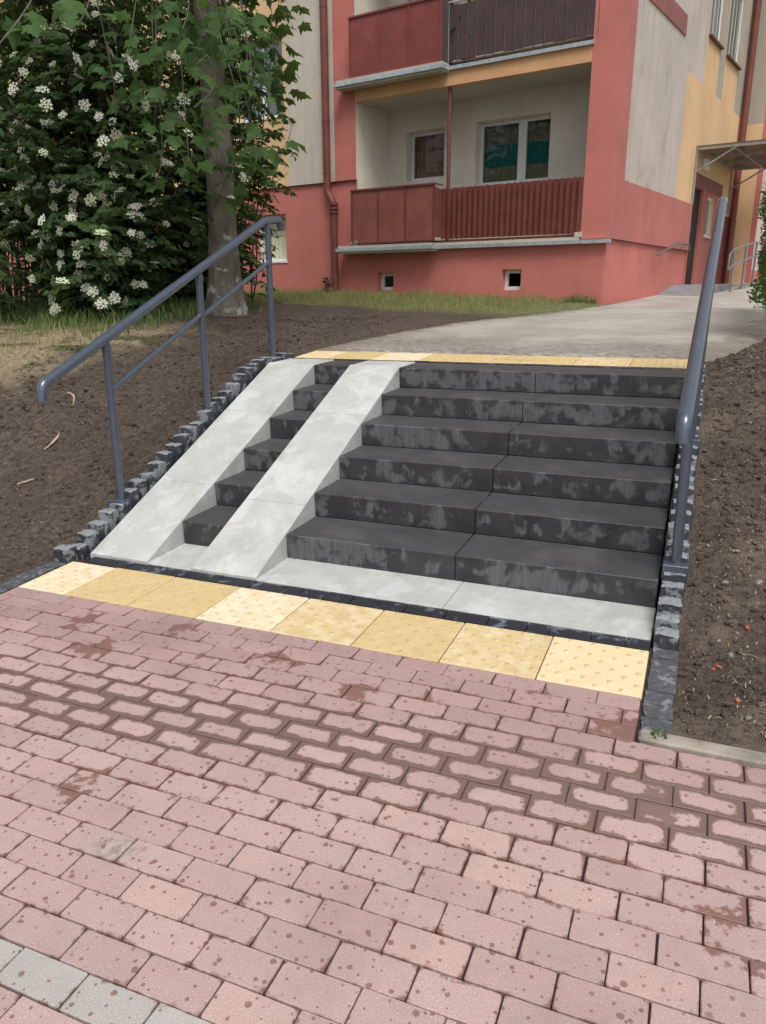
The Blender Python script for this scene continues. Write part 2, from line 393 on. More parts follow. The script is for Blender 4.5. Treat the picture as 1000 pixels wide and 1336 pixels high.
m_plaster('plaster_red_dim', (.46, .168, .148), .25, (.35, .125, .11))  # same red render, the gable side's shade put into its colour
m_plaster('plaster_cream', (.55, .50, .43), .35, (.36, .31, .25))
m_plaster('plaster_loggia', (.68, .64, .56), .2, (.5, .46, .4))
m_plaster('plaster_yellow', (.68, .46, .265), .25, (.56, .40, .26))
m_plaster('plaster_gable', (.53, .465, .425), .55, (.38, .325, .28), grime=.4)
m_plaster('plaster_greige', (.40, .35, .29), .3, (.29, .25, .2))
m_plaster('plaster_orange', (.62, .36, .19), .2, (.5, .3, .17))
m_plaster('plaster_pink', (.62, .50, .47), .25, (.45, .36, .33))
m_plaster('soffit', (.46, .43, .37), .3, (.34, .3, .25))
m_plain('pvc_white', (.72, .73, .72), .45, .05)
m_plain('zinc', (.50, .54, .58), .45, .15, .55, 14)
m_plain('shadow_gap', (.05, .03, .028), .95, .1)  # near-black underside of the wall overhang, its shadow line put into the colour
def m_metalpaint(name, c, rough=.5, dirt=.35):
    g = NG(name); P = g.obj
    a = g.noise(P, 3, 5, .65); b = g.noise(P, 16, 4, .7)
    col = g.mix(g.mr(a, .35, .7), tuple(q * .85 for q in c), tuple(q * 1.12 for q in c))
    col = g.mix(g.mr(b, .55, .75, 0, dirt), col, tuple(q * .5 for q in c))
    g.bump(b, .12, .003); M[name] = g.fin(col, rough, 0, .35)
m_metalpaint('balcony_red', (.235, .060, .052)); m_metalpaint('balcony_brick', (.255, .085, .066))
m_metalpaint('corrugated_red', (.165, .050, .042)); m_metalpaint('corrugated_dark', (.070, .052, .056), .6)
m_metalpaint('pipe_brown', (.17, .052, .042)); m_metalpaint('gable_grille', (.30, .11, .095))
m_metalpaint('door_dark', (.024, .017, .015), .75); m_metalpaint('entrance_red', (.20, .045, .042))
m_plain('steel', (.33, .34, .36), .32, .15, .85, 20)
m_plain('canopy_frame', (.34, .33, .31), .5, .15, .5)
def m_bluepaint():
    g = NG('railing_paint'); P = g.obj
    n = g.noise(P, 30, 3); d = g.noise(P, 8, 4, .7)
    col = g.mix(g.mr(n, .3, .7), (.050, .066, .094), (.061, .079, .110))
    col = g.mix(g.mr(d, .62, .75, 0, .35), col, (.20, .21, .23))
    g.bump(g.noise(P, 220, 2), .06, .002); M['railing_paint'] = g.fin(col, .3, .1, .6); g.p.inputs['Coat Weight'].default_value = .7; g.p.inputs['Coat Roughness'].default_value = .09
m_bluepaint()
def m_glass():
    g = NG('window_glass'); g.t.nodes.remove(g.p)
    tr = g.n('ShaderNodeBsdfTransparent'); tr.inputs[0].default_value = (.86, .90, .88, 1)
    gl = g.n('ShaderNodeBsdfGlossy'); gl.inputs['Roughness'].default_value = .03
    fr = g.n('ShaderNodeFresnel'); fr.inputs[0].default_value = 1.38
    mx = g.n('ShaderNodeMixShader'); g.l(fr.outputs[0], mx.inputs[0]); g.l(tr.outputs[0], mx.inputs[1]); g.l(gl.outputs[0], mx.inputs[2]); g.l(mx.outputs[0], g.out.inputs[0])
    M['window_glass'] = g.mat
    g = NG('canopy_sheet'); g.t.nodes.remove(g.p)
    tr = g.n('ShaderNodeBsdfTransparent'); tr.inputs[0].default_value = (.62, .55, .48, 1)
    df = g.n('ShaderNodeBsdfDiffuse'); df.inputs[0].default_value = (.22, .18, .15, 1)
    mx = g.n('ShaderNodeMixShader'); mx.inputs[0].default_value = .55; g.l(tr.outputs[0], mx.inputs[1]); g.l(df.outputs[0], mx.inputs[2]); g.l(mx.outputs[0], g.out.inputs[0])
    M['canopy_sheet'] = g.mat
m_glass()
def m_curtain():
    g = NG('curtain_striped'); o = g.sep(g.obj)
    t = o[2]
    c = g.mix(g.mr(t, .30, .31), (.34, .30, .20), (.035, .22, .22))
    c = g.mix(g.mr(t, .66, .67), c, (.26, .25, .19)); c = g.mix(g.mr(t, .93, .94), c, (.16, .22, .21))
    M['curtain_striped'] = g.fin(c, .9, 0, .1)
m_curtain()
m_plain('curtain_pale', (.62, .64, .58), .9, .06); m_plain('curtain_brown', (.30, .11, .09), .8, .2)
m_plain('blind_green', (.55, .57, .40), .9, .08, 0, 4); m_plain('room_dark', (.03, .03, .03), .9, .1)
m_plain('terracotta', (.5, .14, .07), .85, .15, 0, 40, .3, 90); m_plain('pebble', (.20, .185, .17), .8, .4, 0, 10, .4, 80)

# vegetation ---------------------------------------------------------------
def m_leaf(name, a, b, rough=.5, trans=.42):
    g = NG(name); P = g.pos
    n = g.noise(P, 3.1, 3); r = g.noise(P, 14, 2)
    col = g.mix(g.mr(n, .3, .7), a, b); col = g.mix(g.mr(r, .45, .75, 0, .5), col, tuple(min(1, q * 1.6) for q in b))
    g.fin(col, rough, 0, .2)
    tl = g.n('ShaderNodeBsdfTranslucent'); tcol = g.mix(.5, col, (.16, .26, .03)); g.l(tcol, tl.inputs[0])
    mx = g.n('ShaderNodeMixShader'); mx.inputs[0].default_value = trans
    g.l(g.p.outputs[0], mx.inputs[1]); g.l(tl.outputs[0], mx.inputs[2]); g.l(mx.outputs[0], g.out.inputs[0])
    M[name] = g.mat
m_leaf('maple_leaf', (.045, .105, .034), (.085, .150, .048), .6, .42)
m_leaf('shrub_leaf', (.058, .110, .042), (.098, .165, .062), .5)
m_leaf('hedge_leaf', (.045, .085, .02), (.09, .14, .04))
m_leaf('grass_green', (.085, .15, .045), (.15, .21, .08), .6)
m_leaf('grass_dry', (.28, .21, .11), (.40, .32, .18), .8)
m_leaf('grass_lawn', (.20, .28, .09), (.38, .40, .16), .7)
g_ = NG('petal'); M['petal'] = g_.fin(g_.mix(g_.rnd(), (.60, .63, .42), (.84, .84, .74)), .7, 0, .2); m_plain('straw', (.36, .29, .20), .85, .3, 0, 6); m_plain('stem', (.055, .045, .032), .9, .3)
def m_bark():
    g = NG('bark'); P = g.obj
    a = g.noise(g.scl(P, 1, 1, .35), 9, 5, .65); b = g.noise(g.scl(P, 1, 1, .5), 45, 4, .7); l = g.noise(P, 7, 4, .7, .5)
    col = g.mix(g.mr(a, .3, .7), (.10, .088, .07), (.20, .178, .145)); col = g.mix(g.mr(b, .5, .8, 0, .6), col, (.045, .04, .03))
    z = g.sep(P)[2]
    lich = g.math('MULTIPLY', g.mr(l, .56, .66), g.mr(z, 1.6, .9, .15, 1.)); col = g.mix(lich, col, (.34, .35, .30))
    g.bump(g.math('ADD', a, b), .7, .02); M['bark'] = g.fin(col, .95, 0, .2)
m_bark()
# ================================================================== paving
S_, SX_ = .0214, .0054
TILT = Euler((atan(S_), -atan(SX_), 0)); TM = TILT.to_matrix()
def T(x, y, z=0): return TM @ Vector((x, y, z))
T_, R_, Y1 = .3586, .1461, .855
YTOP = Y1 + 5 * T_ + .36            # back of the last tread
ZT = 6 * R_

def paver_mesh(name, L, W, mat, H=.05, b=.0022):
    mb = MB(); mb.box(-L / 2, L / 2, -W / 2, W / 2, -H, 0, bv=b); return mb.mesh(name, mat)
pm = MB()
pm.quad((-60, -60, -.010), (60, -60, -.010), (60, -.3, -.010), (-60, -.3, -.010))
pm.quad((-3.2, -.3, -.010), (.06, -.3, -.010), (.06, .45, -.010), (-3.2, .45, -.010))
pave = pm.build('pavement', M['paver_joint']); pave.rotation_euler = TILT; tag(pave, kind='structure', label='red block paving in front of the dark steps')
full = {}
def get_paver(L, mat):
    k = (round(L, 3), mat)
    if k not in full: full[k] = paver_mesh('paving_brick', L, .0956, M[mat])
    return full[k]
rest = MB(); rest_g = MB(); nb = 0; rest.lc = []; rest_g.lc = []
for row in range(0, 46):
    yc = -.05 - .1 * row
    grey = row == 17
    off = (.04 if row % 2 == 0 else .14) - .002 * row
    xl = -3.14 if row < 3 else -6.0
    xr = -.003 if row < 3 else 4.0
    k = math.floor((xl - off) / .2)
    while True:
        a, b = off + .2 * k, off + .2 * (k + 1); k += 1
        if a > xr: break
        a2, b2 = max(a, xl), min(b, xr)
        if b2 - a2 < .025: continue
        L = b2 - a2 - .0046; c = (a2 + b2) / 2
        jx, jy, jz = random.gauss(0, .0008), random.gauss(0, .0008), random.gauss(0, .0011)
        loc = (c + jx, yc + jy, jz)
        if inframe(T(*loc), 60) and nb < 300 and yc > -2.15:
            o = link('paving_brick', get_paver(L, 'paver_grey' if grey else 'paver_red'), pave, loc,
                     (random.gauss(0, .004), random.gauss(0, .004), random.gauss(0, .004))); nb += 1
        else:
            tb = rest_g if grey else rest; n0 = len(tb.v); rq_ = random.random()
            tb.box(loc[0] - L / 2, loc[0] + L / 2, loc[1] - .0477, loc[1] + .0477, -.05 + loc[2], loc[2], bv=.0035)
            for v in tb.v[n0:]: tb.lc += [v[0] - loc[0], v[1] - loc[1], rq_]
for tb, nm, mt in ((rest, 'paving_bricks_beyond', 'paver_far_red'), (rest_g, 'grey_bricks_beyond', 'paver_far_grey')):
    o = tag(tb.build(nm, M[mt], pave), kind='stuff'); o.data.attributes.new('lc', 'FLOAT_VECTOR', 'POINT').data.foreach_set('vector', tb.lc)

# kerb stones that close the paving against the soil on both sides
for (xa, sgn, lab, n) in ((.006, 1, 'grey concrete edging kerb between the red paving and bare soil right of the steps', 5), (-3.255, -1, 'grey concrete edging kerb between the red paving and the soil bank left of the steps', 4)):
    k = empty('edging_kerb', (0, 0, 0), TILT); tag(k, lab, 'kerb')
    for i in range(n):
        mb = MB(); a = xa + sgn * i * 1.0; b = a + sgn * .994; a, b = min(a, b), max(a, b)
        mb.box(a, b, -.297, -.232, -.2, .018 + random.uniform(-.003, .003), bv=.008); mb.build('kerb_stone', M['kerb_concrete'], k)

# tactile tiles ------------------------------------------------------------
def tile_mesh(W, D, mat):
    mb = MB(); mb.box(-W / 2, W / 2, -D / 2, D / 2, -.06, 0, bv=.003)
    n = 8; st = .4 / n
    for i in range(n):
        for j in range(n):
            if (i + j) % 2: continue
            cx, cy = -.2 + st * (i + .5), -.2 + st * (j + .5)
            if abs(cx) > W / 2 - .014 or abs(cy) > D / 2 - .014: continue
            m_ = 8; vs = []
            for (r, z) in ((.0110, .0002), (.0098, .0042), (.0060, .0056)):
                vs += [(cx + r * cos(2 * pi * q / m_), cy + r * sin(2 * pi * q / m_), z) for q in range(m_)]
            fs = [(a * m_ + q, a * m_ + (q + 1) % m_, (a + 1) * m_ + (q + 1) % m_, (a + 1) * m_ + q) for a in range(2) for q in range(m_)] + [tuple(range(2 * m_, 3 * m_))]
            mb.add(vs, fs, 0, True)
    return mb.mesh('tactile_tile', M[mat])
kinds = ['tile_pale', 'tile_mixed', 'tile_yellow', 'tile_mixed', 'tile_cream', 'tile_yellow', 'tile_yellow', 'tile_cream']   # from the right kerb leftwards
tl = {}
for i, kd in enumerate(kinds):
    a, b = -.404 * i - .004, max(-.404 * (i + 1), -3.143)
    W = a - b
    key = (round(W, 2), kd)
    if key not in tl: tl[key] = tile_mesh(W - .001, .396, kd)
    link('tactile_tile', tl[key], pave, ((a + b) / 2, .2, random.gauss(0, .001)), (0, 0, random.gauss(0, .002)))

# granite setts ------------------------------------------------------------
def sett_mesh(sx, sy, sz, seed, mat='granite', jit=.006):
    rr = random.Random(seed); n = 4; mb = MB(); idx = {}; vs = []; fs = []
    def vid(i, j, k):
        if (i, j, k) not in idx:
            p = [(i / n - .5) * sx, (j / n - .5) * sy, (k / n - 1) * sz]
            e = sum(q in (0, n) for q in (i, j, k))
            sh = 0. if e < 2 else ((.004 if e == 2 else .007) if jit > .004 else .0015)
            for a, q, s_ in ((0, i, 1), (1, j, 1), (2, k, 1)):
                if q == 0: p[a] += sh
                if q == n: p[a] -= sh
            idx[(i, j, k)] = len(vs); vs.append(tuple(q + rr.uniform(-jit, jit) * .6 for q in p))
        return idx[(i, j, k)]
    for a in range(n):
        for b in range(n):
            fs.append([vid(a, b, n), vid(a + 1, b, n), vid(a + 1, b + 1, n), vid(a, b + 1, n)])
            fs.append([vid(a, 0, b), vid(a + 1, 0, b), vid(a + 1, 0, b + 1), vid(a, 0, b + 1)])
            fs.append([vid(a + 1, n, b), vid(a, n, b), vid(a, n, b + 1), vid(a + 1, n, b + 1)])
            fs.append([vid(0, a + 1, b), vid(0, a, b), vid(0, a, b + 1), vid(0, a + 1, b + 1)])
            fs.append([vid(n, a, b), vid(n, a + 1, b), vid(n, a + 1, b + 1), vid(n, a, b + 1)])
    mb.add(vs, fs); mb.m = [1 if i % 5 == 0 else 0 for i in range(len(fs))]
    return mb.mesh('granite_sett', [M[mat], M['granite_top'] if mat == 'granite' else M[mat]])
setts = [sett_mesh(.104, .092, .26, 40 + i) for i in range(6)]
flush = [sett_mesh(.104, .092, .26, 60 + i, 'granite_mid', .0035) for i in range(4)]
def nose(y): return max(0, min(ZT, R_ + (y - Y1) * R_ / T_))
edge = {}
for xc, lab, side in ((.058, 'stepped edging of rough dark granite setts right of the steps', 1), (-3.202, 'stepped edging of rough dark granite setts left of the concrete ramps', -1)):
    ed = empty('stair_edging', (0, 0, 0), TILT); tag(ed, lab, 'edging', 'granite edgings beside the steps')
    y = -.225; i = 0
    while y < 3.12:
        yc = y + .048
        top = .004 if yc < .40 else min(nose(yc) + (.062 if side < 0 else .05), ZT + .035)
        top += random.uniform(-.016, .018) if yc > .4 else random.uniform(-.003, .003)
        o = link('granite_sett', setts[random.randrange(6)] if yc > .4 else flush[random.randrange(4)], ed, (xc + random.uniform(-.004, .004) * (2.2 if yc > .4 and side < 0 else 1), yc, top), (random.gauss(0, .03), random.gauss(0, .03), random.gauss(0, .05) + random.choice((0, pi))))
        y += random.uniform(.093, .101); i += 1
# flush row of dark setts at the foot and head of the flight
foot = empty('sett_row', (0, 0, 0), TILT); tag(foot, 'flush line of blue-black granite setts between yellow tiles and bottom slab', 'edging')
head = empty('sett_row', (0, 0, 0), TILT); tag(head, 'flush line of black granite setts between top step and upper tactile tiles', 'edging')
longs = [sett_mesh(L, .100, .1, 70 + i, 'granite_dark', .0012) for i, L in enumerate((.1, .14, .18, .2))]; LL = (.1, .14, .18, .2)
for par, yc, zz in ((foot, .453, .001), (head, YTOP + .054, ZT + .002)):
    x = -.004
    while x > -3.05:
        q = random.randrange(4)
        if x - LL[q] < -3.15: q = 0
        link('granite_sett', longs[q], par, (x - LL[q] / 2, yc, zz + random.gauss(0, .0012)), (0, 0, random.choice((0, pi)) + random.gauss(0, .006))); x -= LL[q] + .003

# ================================================================== staircase
st = empty('staircase', (0, 0, 0), TILT)
tag(st, 'flight of six charcoal concrete steps with two pale pushchair ramps on its side', 'staircase')
MT = [M['riser_concrete'], M['tread_concrete']]
def step_block(x0, x1, k):
    mb = MB(); y0 = Y1 + k * T_; z0, z1 = k * R_ + .0008, (k + 1) * R_
    d = random.gauss(0, .0012)
    mb.box(x0 + .0015, x1 - .0015, y0 + d, y0 + .385 if k < 5 else YTOP, z0, z1 + random.gauss(0, .0007), 0, .005, 1)
    mb.build('step_block', MT, st)
for k in range(6):
    step_block(-1.004 + .004 * k, -.006, k); step_block(-2.0, -1.004 + .004 * k, k); step_block(-2.712, -2.41, k)
for (x0, x1) in ((-.955, -.006), (-1.95, -.958), (-2.0, -1.953), (-2.712, -2.41)):
    mb = MB(); mb.box(x0, x1, .508, Y1 + .02, -.1, .004, bv=.003); mb.build('bottom_slab', M['light_concrete'], st)
sl_ = R_ / T_
def rz(y): return .006 + R_ + (y - Y1) * sl_
for (x0, x1, cuts) in ((-2.41, -2.0, (.508, 1.095, 2.017)), (-3.118, -2.712, (.508, 1.19, 1.99))):
    cs = list(cuts) + [Y1 + 5 * T_ + .012]
    for i in range(3):
        a, b = cs[i] + (.0015 if i else 0), cs[i + 1] - .0015
        mb = MB(); c = .006
        za, zb = max(rz(a), .012), rz(b)
        prof = [(x0, 0), (x0, 1), (x1, 1), (x1, 0)]
        # chamfered cross-section swept from a to b
        sec = lambda y, z: [(x0, y, -.05), (x0, y, z - c), (x0 + c, y, z), (x1 - c, y, z), (x1, y, z - c), (x1, y, -.05)]
        A, B_ = sec(a, za), sec(b, zb); mb.add(A + B_, [(q, (q + 1) % 6, 6 + (q + 1) % 6, 6 + q) for q in range(6)] + [(5, 4, 3, 2, 1, 0), (6, 7, 8, 9, 10, 11)])
        o = mb.build('ramp_slab', M['light_concrete'], st); fixnormals(o.data)
    mb = MB(); mb.box(x0, x1, cs[3] + .001, YTOP, ZT - .1, ZT + .006, bv=.005); mb.build('ramp_head', M['light_concrete'], st)

# ================================================================== handrails
def handrail(xc, lab, lean=0.0):
    root = empty('handrail', (xc, .92, T(xc, .92, nose(.92)).z)); tag(root, lab, 'handrail', 'blue tubular handrails beside the steps')
    ry = lambda y: 1.181 + .418 * (y - .864)
    o0 = Vector(root.location)
    def wv(v):      # the near rail runs slightly out of line with the flight
        k = max(0., min(1., (v[2] - T(xc, v[1], nose(v[1])).z) / .95)); return (v[0] + lean * k * (v[1] - 1.45), v[1], v[2])
    def bl(mb, name):
        mb.v = [tuple(Vector(wv(v)) - o0) for v in mb.v]; return mb.build(name, M['railing_paint'], root)
    mb = MB(); y0 = .405
    mb.tube(smooth_path([(xc, y0 - .012, ry(y0) - .085), (xc, y0, ry(y0)), (xc, 2.82, ry(2.82) + .004), (xc, 3.055, ry(2.82) + .03), (xc, 3.075, ry(2.82) - .05)], 6, .035), .0295, 16); bl(mb, 'top_rail')
    ps = (.92, 1.9, 2.86)
    mids = [.30, .305, .325]
    for i, y in enumerate(ps):
        zb = T(xc, y, nose(y)).z + .05
        mb = MB(); mb.tube([(xc, y, zb - .03), (xc, y, ry(y) - .022)], .0245, 14); p = bl(mb, 'post')
        if i < 2:
            b = MB(); b.box(xc - .058, xc + .058, y - .062, y + .062, zb - .075, zb, bv=.004); b.v = [tuple(Vector(v) - o0) for v in b.v]
            b.build('post_shoe', M['railing_paint'], p)
        b = MB(); b.tube([(xc, y, ry(y) - .07), (xc, y, ry(y) - .03)], .0275, 14); b.v = [tuple(Vector(wv(v)) - o0) for v in b.v]; b.build('weld_collar', M['railing_paint'], p)
    for i in range(2):
        mb = MB(); mb.tube([(xc, ps[i] + .018, ry(ps[i]) - mids[i]), (xc, ps[i + 1] - .018, ry(ps[i + 1]) - mids[i + 1])], .0165, 12); bl(mb, 'middle_rail')
    return root
handrail(.060, 'blue-grey tubular steel handrail right of the steps beside bare soil', .0225)
handrail(-3.215, 'blue-grey tubular steel handrail left of the steps beside the pale ramp')

# ================================================================== terrain
def zup(y): return .948 + .043 * (y - 3.0) + .018 * sstep(3.1, 3.5, y)
def zline(y):
    if y < 3.0: return S_ * y + nose(y)
    return zup(y)
def pathL(y): return lerp([3.0, 3.5, 4.07, 5.2, 6.4, 7.76, 9.9, 30], [-3.2, -3.2, -3.16, -3.03, -2.8, -2.1, -1.4, 2], y)
def pathR(y): return lerp([3.0, 3.5, 4.05, 5.3, 7, 12, 20, 40], [.11, .12, .31, .60, .80, 2.2, 4.5, 6], y)
TY = [-.3, 0, .5, 1, 1.6, 2.2, 3, 4, 4.7, 6, 9, 11, 40]; TZ = [.06, .14, .34, .58, .82, .98, 1.08, 1.17, 1.235, 1.26, 1.33, 1.385, 1.7]
def H(x, y, detail=True):
    zl = zline(y)
    if x < -1.5 or (y > 3 and x < pathL(y)):
        d = max(0, pathL(max(y, 3)) - x) if y > 3 else max(0, -3.25 - x)
        wd = lerp([0, 3, 5, 10], [2.4, 2.2, 2.4, 5.0], y)
        z = zl - .03 + (lerp(TY, TZ, y) + .03 - zl) * sstep(-.25, 1, d / wd) if d > 0 else zl - .03
        z += .02 * sstep(0, .4, d)
    else:
        d = max(0, x - (pathR(y) if y > 3 else .11))
        z = zl - .012 + .16 * sstep(0, 2.2, d) + .03 * sstep(0, .3, d) + .03 * sstep(.3, -.2, y) * sstep(.02, .2, d)
    if detail:
        a = sstep(0, .12, d) if y < 3.2 else sstep(-.02, .2, d)
        q = Vector((x, y, 0))
        z += a * sstep(-.24, -.05, y) * (.028 * noise.noise(q * 1.7) + .015 * noise.noise(q * 5.1) + .010 * noise.noise(q * 14) + .008 * noise.noise(q * 33))
    if y < 0 and (x > .06 or x < -3.2):
        k = sstep(-.05, -.235, y); z = z * (1 - k) + (S_ * y + SX_ * x + .012) * k
    return z
xs = []; x = -9.6
while x < 4.2: xs.append(x); x += .06
xs += [-3.2, .06]; xs = sorted(xs)
xs = [q for i, q in enumerate(xs) if i == 0 or q - xs[i - 1] > 1e-6]
xs = [-300, -120, -60, -30, -18, -12] + xs + [6, 9, 14, 25, 60, 120, 300]
ys = [-.245, -.215]; y = -.18
while y < 8: ys.append(y); y += .06
while y < 13: ys.append(y); y += .15
ys += [14, 16, 20, 30, 60, 120, 300]
mb = MB(); nx = len(xs)
vs = []
for y in ys:
    for x in xs:
        if y > 3.3 and pathL(y) - .06 < x < pathR(y) + .06: z = zup(y) - .035
        else: z = H(min(max(x, -30), 30), min(y, 40), -10 < x < 5 and y < 13)
        vs.append((x, y, z))
fs = []
for j in range(len(ys) - 1):
    for i in range(nx - 1):
        if xs[i] >= -3.201 and xs[i + 1] <= .061 and ys[j + 1] < 3.3: continue
        fs.append((j * nx + i, j * nx + i + 1, (j + 1) * nx + i + 1, (j + 1) * nx + i))
mb.add(vs, fs, 0, True); gnd = mb.build('ground', M['soil']); tag(gnd, kind='structure', label='bare brown soil banks and lawn around the steps')

# upper path -----------------------------------------------------------------
mb = MB(); yy = [3.508 + .12 * i for i in range(48)] + [9.3, 9.8, 10.5, 12, 15, 20, 30, 40]; n = 26; vs = []; fs = []
for y in yy:
    a, b = pathL(y) - .03, pathR(y) + .05
    if y < 3.45: a, b = -3.16, .02
    for i in range(n):
        x = a + (b - a) * i / (n - 1); e = min(i, n - 1 - i) / 2
        q = Vector((x, y, 3)); hz = .006 * noise.noise(q * 2.3) + .004 * noise.noise(q * 9)
        vs.append((x + (.10 * noise.noise(q * 3.1) if i in (0, n - 1) and y > 3.6 else 0), y, zup(y) - .012 + hz - (.03 if i in (0, n - 1) or y < 3.52 else 0)))
for j in range(len(yy) - 1):
    for i in range(n - 1): fs.append((j * n + i, j * n + i + 1, (j + 1) * n + i + 1, (j + 1) * n + i))
mb.add(vs, fs, 0, True); path = mb.build('path', M['path_concrete'])
at = path.data.attributes.new('edge', 'FLOAT', 'POINT')
at.data.foreach_set('value', [min(v[0] - pathL(v[1]), pathR(v[1]) - v[0]) * (1.0 if v[1] < 9 else 9) for v in mb.v])
path; tag(path, kind='structure', label='worn grey-beige concrete path from the steps to the entrance')
up = ['tile_yellow', 'tile_mixed', 'tile_yellow', 'tile_yellow', 'tile_yellow', 'tile_cream', 'tile_yellow', 'tile_pale']
ps_ = MB(); ps_.box(-.1, .1, -.1, .1, -.1, 0)
for i, kd in enumerate(up):
    a, b = -.404 * i - .004, max(-.404 * (i + 1), -3.143); W = a - b; key = (round(W, 2), kd)
    if key not in tl: tl[key] = tile_mesh(W - .001, .396, kd)
    p_ = T((a + b) / 2, YTOP + .108 + .2, ZT + .004 + .0085)
    link('tactile_tile', tl[key], path, p_, (TILT.x + .042, TILT.y, 0))

# clods, straw, shards -------------------------------------------------------
def onsoil(x, y): return (x < -3.27 if y < 3.2 else x < pathL(y) - .05) or (x > .13 if y < 3.2 else x > pathR(y) + .05)
import bmesh
ICO = None
b_ = bmesh.new(); bmesh.ops.create_icosphere(b_, subdivisions=1, radius=1); ICO = ([v.co.copy() for v in b_.verts], [[v.index for v in f.verts] for f in b_.faces]); b_.free()
def clod(mb, p, r, fl=.7):
    s = random.random() * 90
    mb.add([Vector(p) + Vector((v.x, v.y, v.z * fl)) * r * (1 + .7 * noise.noise(v * 1.3 + Vector((s, 0, 0)))) for v in ICO[0]], ICO[1], 0, False)
mb = MB(); st_ = MB(); rr = random.Random(3)
cnt = 0
while cnt < 11000:
    if rr.random() < .5: x, y = rr.uniform(-6.2, -3.28), rr.uniform(-.2, 6.5)
    else: x, y = rr.uniform(.12, 1.9), rr.uniform(-.2, 5.2)
    if not onsoil(x, y) or not inframe((x, y, H(x, y, False)), 60): continue
    if x < 0 and -.62 * x + .22 * y > 3.7: continue
    r = min(.019, .0035 * rr.paretovariate(1.9)); z = H(x, y)
    clod(mb, (x, y, z + r * .25), r); cnt += 1
tag(mb.build('soil_clods', M['soil']), 'loose crumbs and clods of brown soil on both banks', 'soil', kind='stuff')
cnt = 0
while cnt < 3600:
    if rr.random() < .45: x, y = rr.uniform(-6.0, -3.28), rr.uniform(-.2, 5.5)
    else: x, y = rr.uniform(.12, 1.9), rr.uniform(-.2, 5.2)
    if not onsoil(x, y) or not inframe((x, y, H(x, y, False)), 60): continue
    L = .008 * rr.paretovariate(1.6)
    L = min(L, .05); a = rr.uniform(0, 6.3); w_ = rr.uniform(.0009, .002); z0 = H(x, y) + .004; k = rr.gauss(0, .5)
    pts = []; 
    for i in range(4):
        t = i / 3; pts.append((x + L * t * cos(a + k * t), y + L * t * sin(a + k * t), z0 + .006 * sin(pi * t) + rr.uniform(0, .003)))
    nx_, ny_ = -sin(a) * w_, cos(a) * w_
    vs = []
    for p in pts: vs += [(p[0] - nx_, p[1] - ny_, p[2]), (p[0] + nx_, p[1] + ny_, p[2] + .0006)]
    st_.add(vs, [(0, 1, 3, 2), (2, 3, 5, 4), (4, 5, 7, 6)]); cnt += 1
tag(st_.build('straw_litter', M['straw']), 'scattered pale bits of straw and dry roots on the soil', 'straw', kind='stuff')
# ================================================================== apartment house
BZ = 1.2
bld = empty('apartment_building', (-1.4244, 9.8749, BZ), (0, 0, -.2115))
tag(bld, 'red and cream rendered block of flats with two loggia balconies above the path', 'building')
def bb(mb, name, mats, parent=None):
    mb.v = [(v[0], v[1], v[2] - BZ) for v in mb.v]; return mb.build(name, mats, parent or bld)
ZTOP = 12.6
def grid(mb, us, zs, fn, mp):
    for i in range(len(us) - 1):
        for j in range(len(zs) - 1):
            q = fn((us[i] + us[i + 1]) / 2, (zs[j] + zs[j + 1]) / 2)
            if q is None: continue
            mb.quad(mp(us[i], zs[j]), mp(us[i + 1], zs[j]), mp(us[i + 1], zs[j + 1]), mp(us[i], zs[j + 1]), q)
FR = lambda w: (lambda u, z: (u, w, z))
def ins(u, z, r): return r[0] < u < r[1] and r[2] < z < r[3]
WM = [M[k] for k in ('plaster_red', 'plaster_red_dim', 'plaster_cream', 'plaster_loggia', 'plaster_yellow', 'plaster_gable', 'plaster_greige', 'plaster_orange', 'soffit', 'plaster_pink', 'shadow_gap', 'entrance_red')]
RED, RDIM, CRM, LOG, YEL, GAB, GRG, ORG, SOF, PNK, GAP, ENT = range(12)
lowwin = (-7.33, -6.48, 2.03, 2.92); upwin = (-7.6, -6.38, 4.64, 6.0)
cel1 = (-4.29, -3.94, 1.468, 1.785); cel2 = (-1.77, -1.42, 1.465, 1.80)
UL, UR = -4.715, -.44
# upper front wall
mb = MB()
def f(u, z):
    if ins(u, z, upwin): return None
    if UL < u < UR and z < 7.75: return None
    if u < -6.31: return YEL
    if u < -5.2: return CRM
    return RED
grid(mb, [-26, -7.6, -6.38, -6.31, -5.2, UL, UR, 0], [3.40, 4.64, 6.0, 7.75, ZTOP], lambda u, z: None if (u > UR and z < 3.4) else f(u, z), FR(0))
grid(mb, [UR, 0], [2.222, 3.40], lambda u, z: RED, FR(0))
mb.quad((-26, 0, 3.40), (UL, 0, 3.40), (UL, .05, 3.40), (-26, .05, 3.40), GAP)
mb.quad((UL, 0, 2.222), (0, 0, 2.222), (0, .05, 2.222), (UL, .05, 2.222), GAP)
bb(mb, 'front_wall', WM)
# plinth
mb = MB()
grid(mb, [-26, -7.33, -6.48, UL], [.9, 2.03, 2.92, 3.42], lambda u, z: None if ins(u, z, lowwin) else RED, FR(.045))
grid(mb, [UL, cel1[0], cel1[1], cel2[0], cel2[1], -.045], sorted([.9, cel1[2], cel1[3], cel2[2], cel2[3], 2.30]), lambda u, z: None if ins(u, z, cel1) or ins(u, z, cel2) else RED, FR(.045))
mb.quad((UL, .045, 2.30), (UL, 0.0, 3.4), (UL, .045, 3.4), (UL, .045, 2.30), RED)
mb.quad((-.045, .045, .9), (-.045, 4.9, .9), (-.045, 4.9, 2.24), (-.045, .045, 2.24), RED)
mb.quad((0, 0, 2.222), (0, 4.82, 2.222), (-.05, 4.82, 2.222), (-.05, 0, 2.222), GAP)
bb(mb, 'plinth', WM)
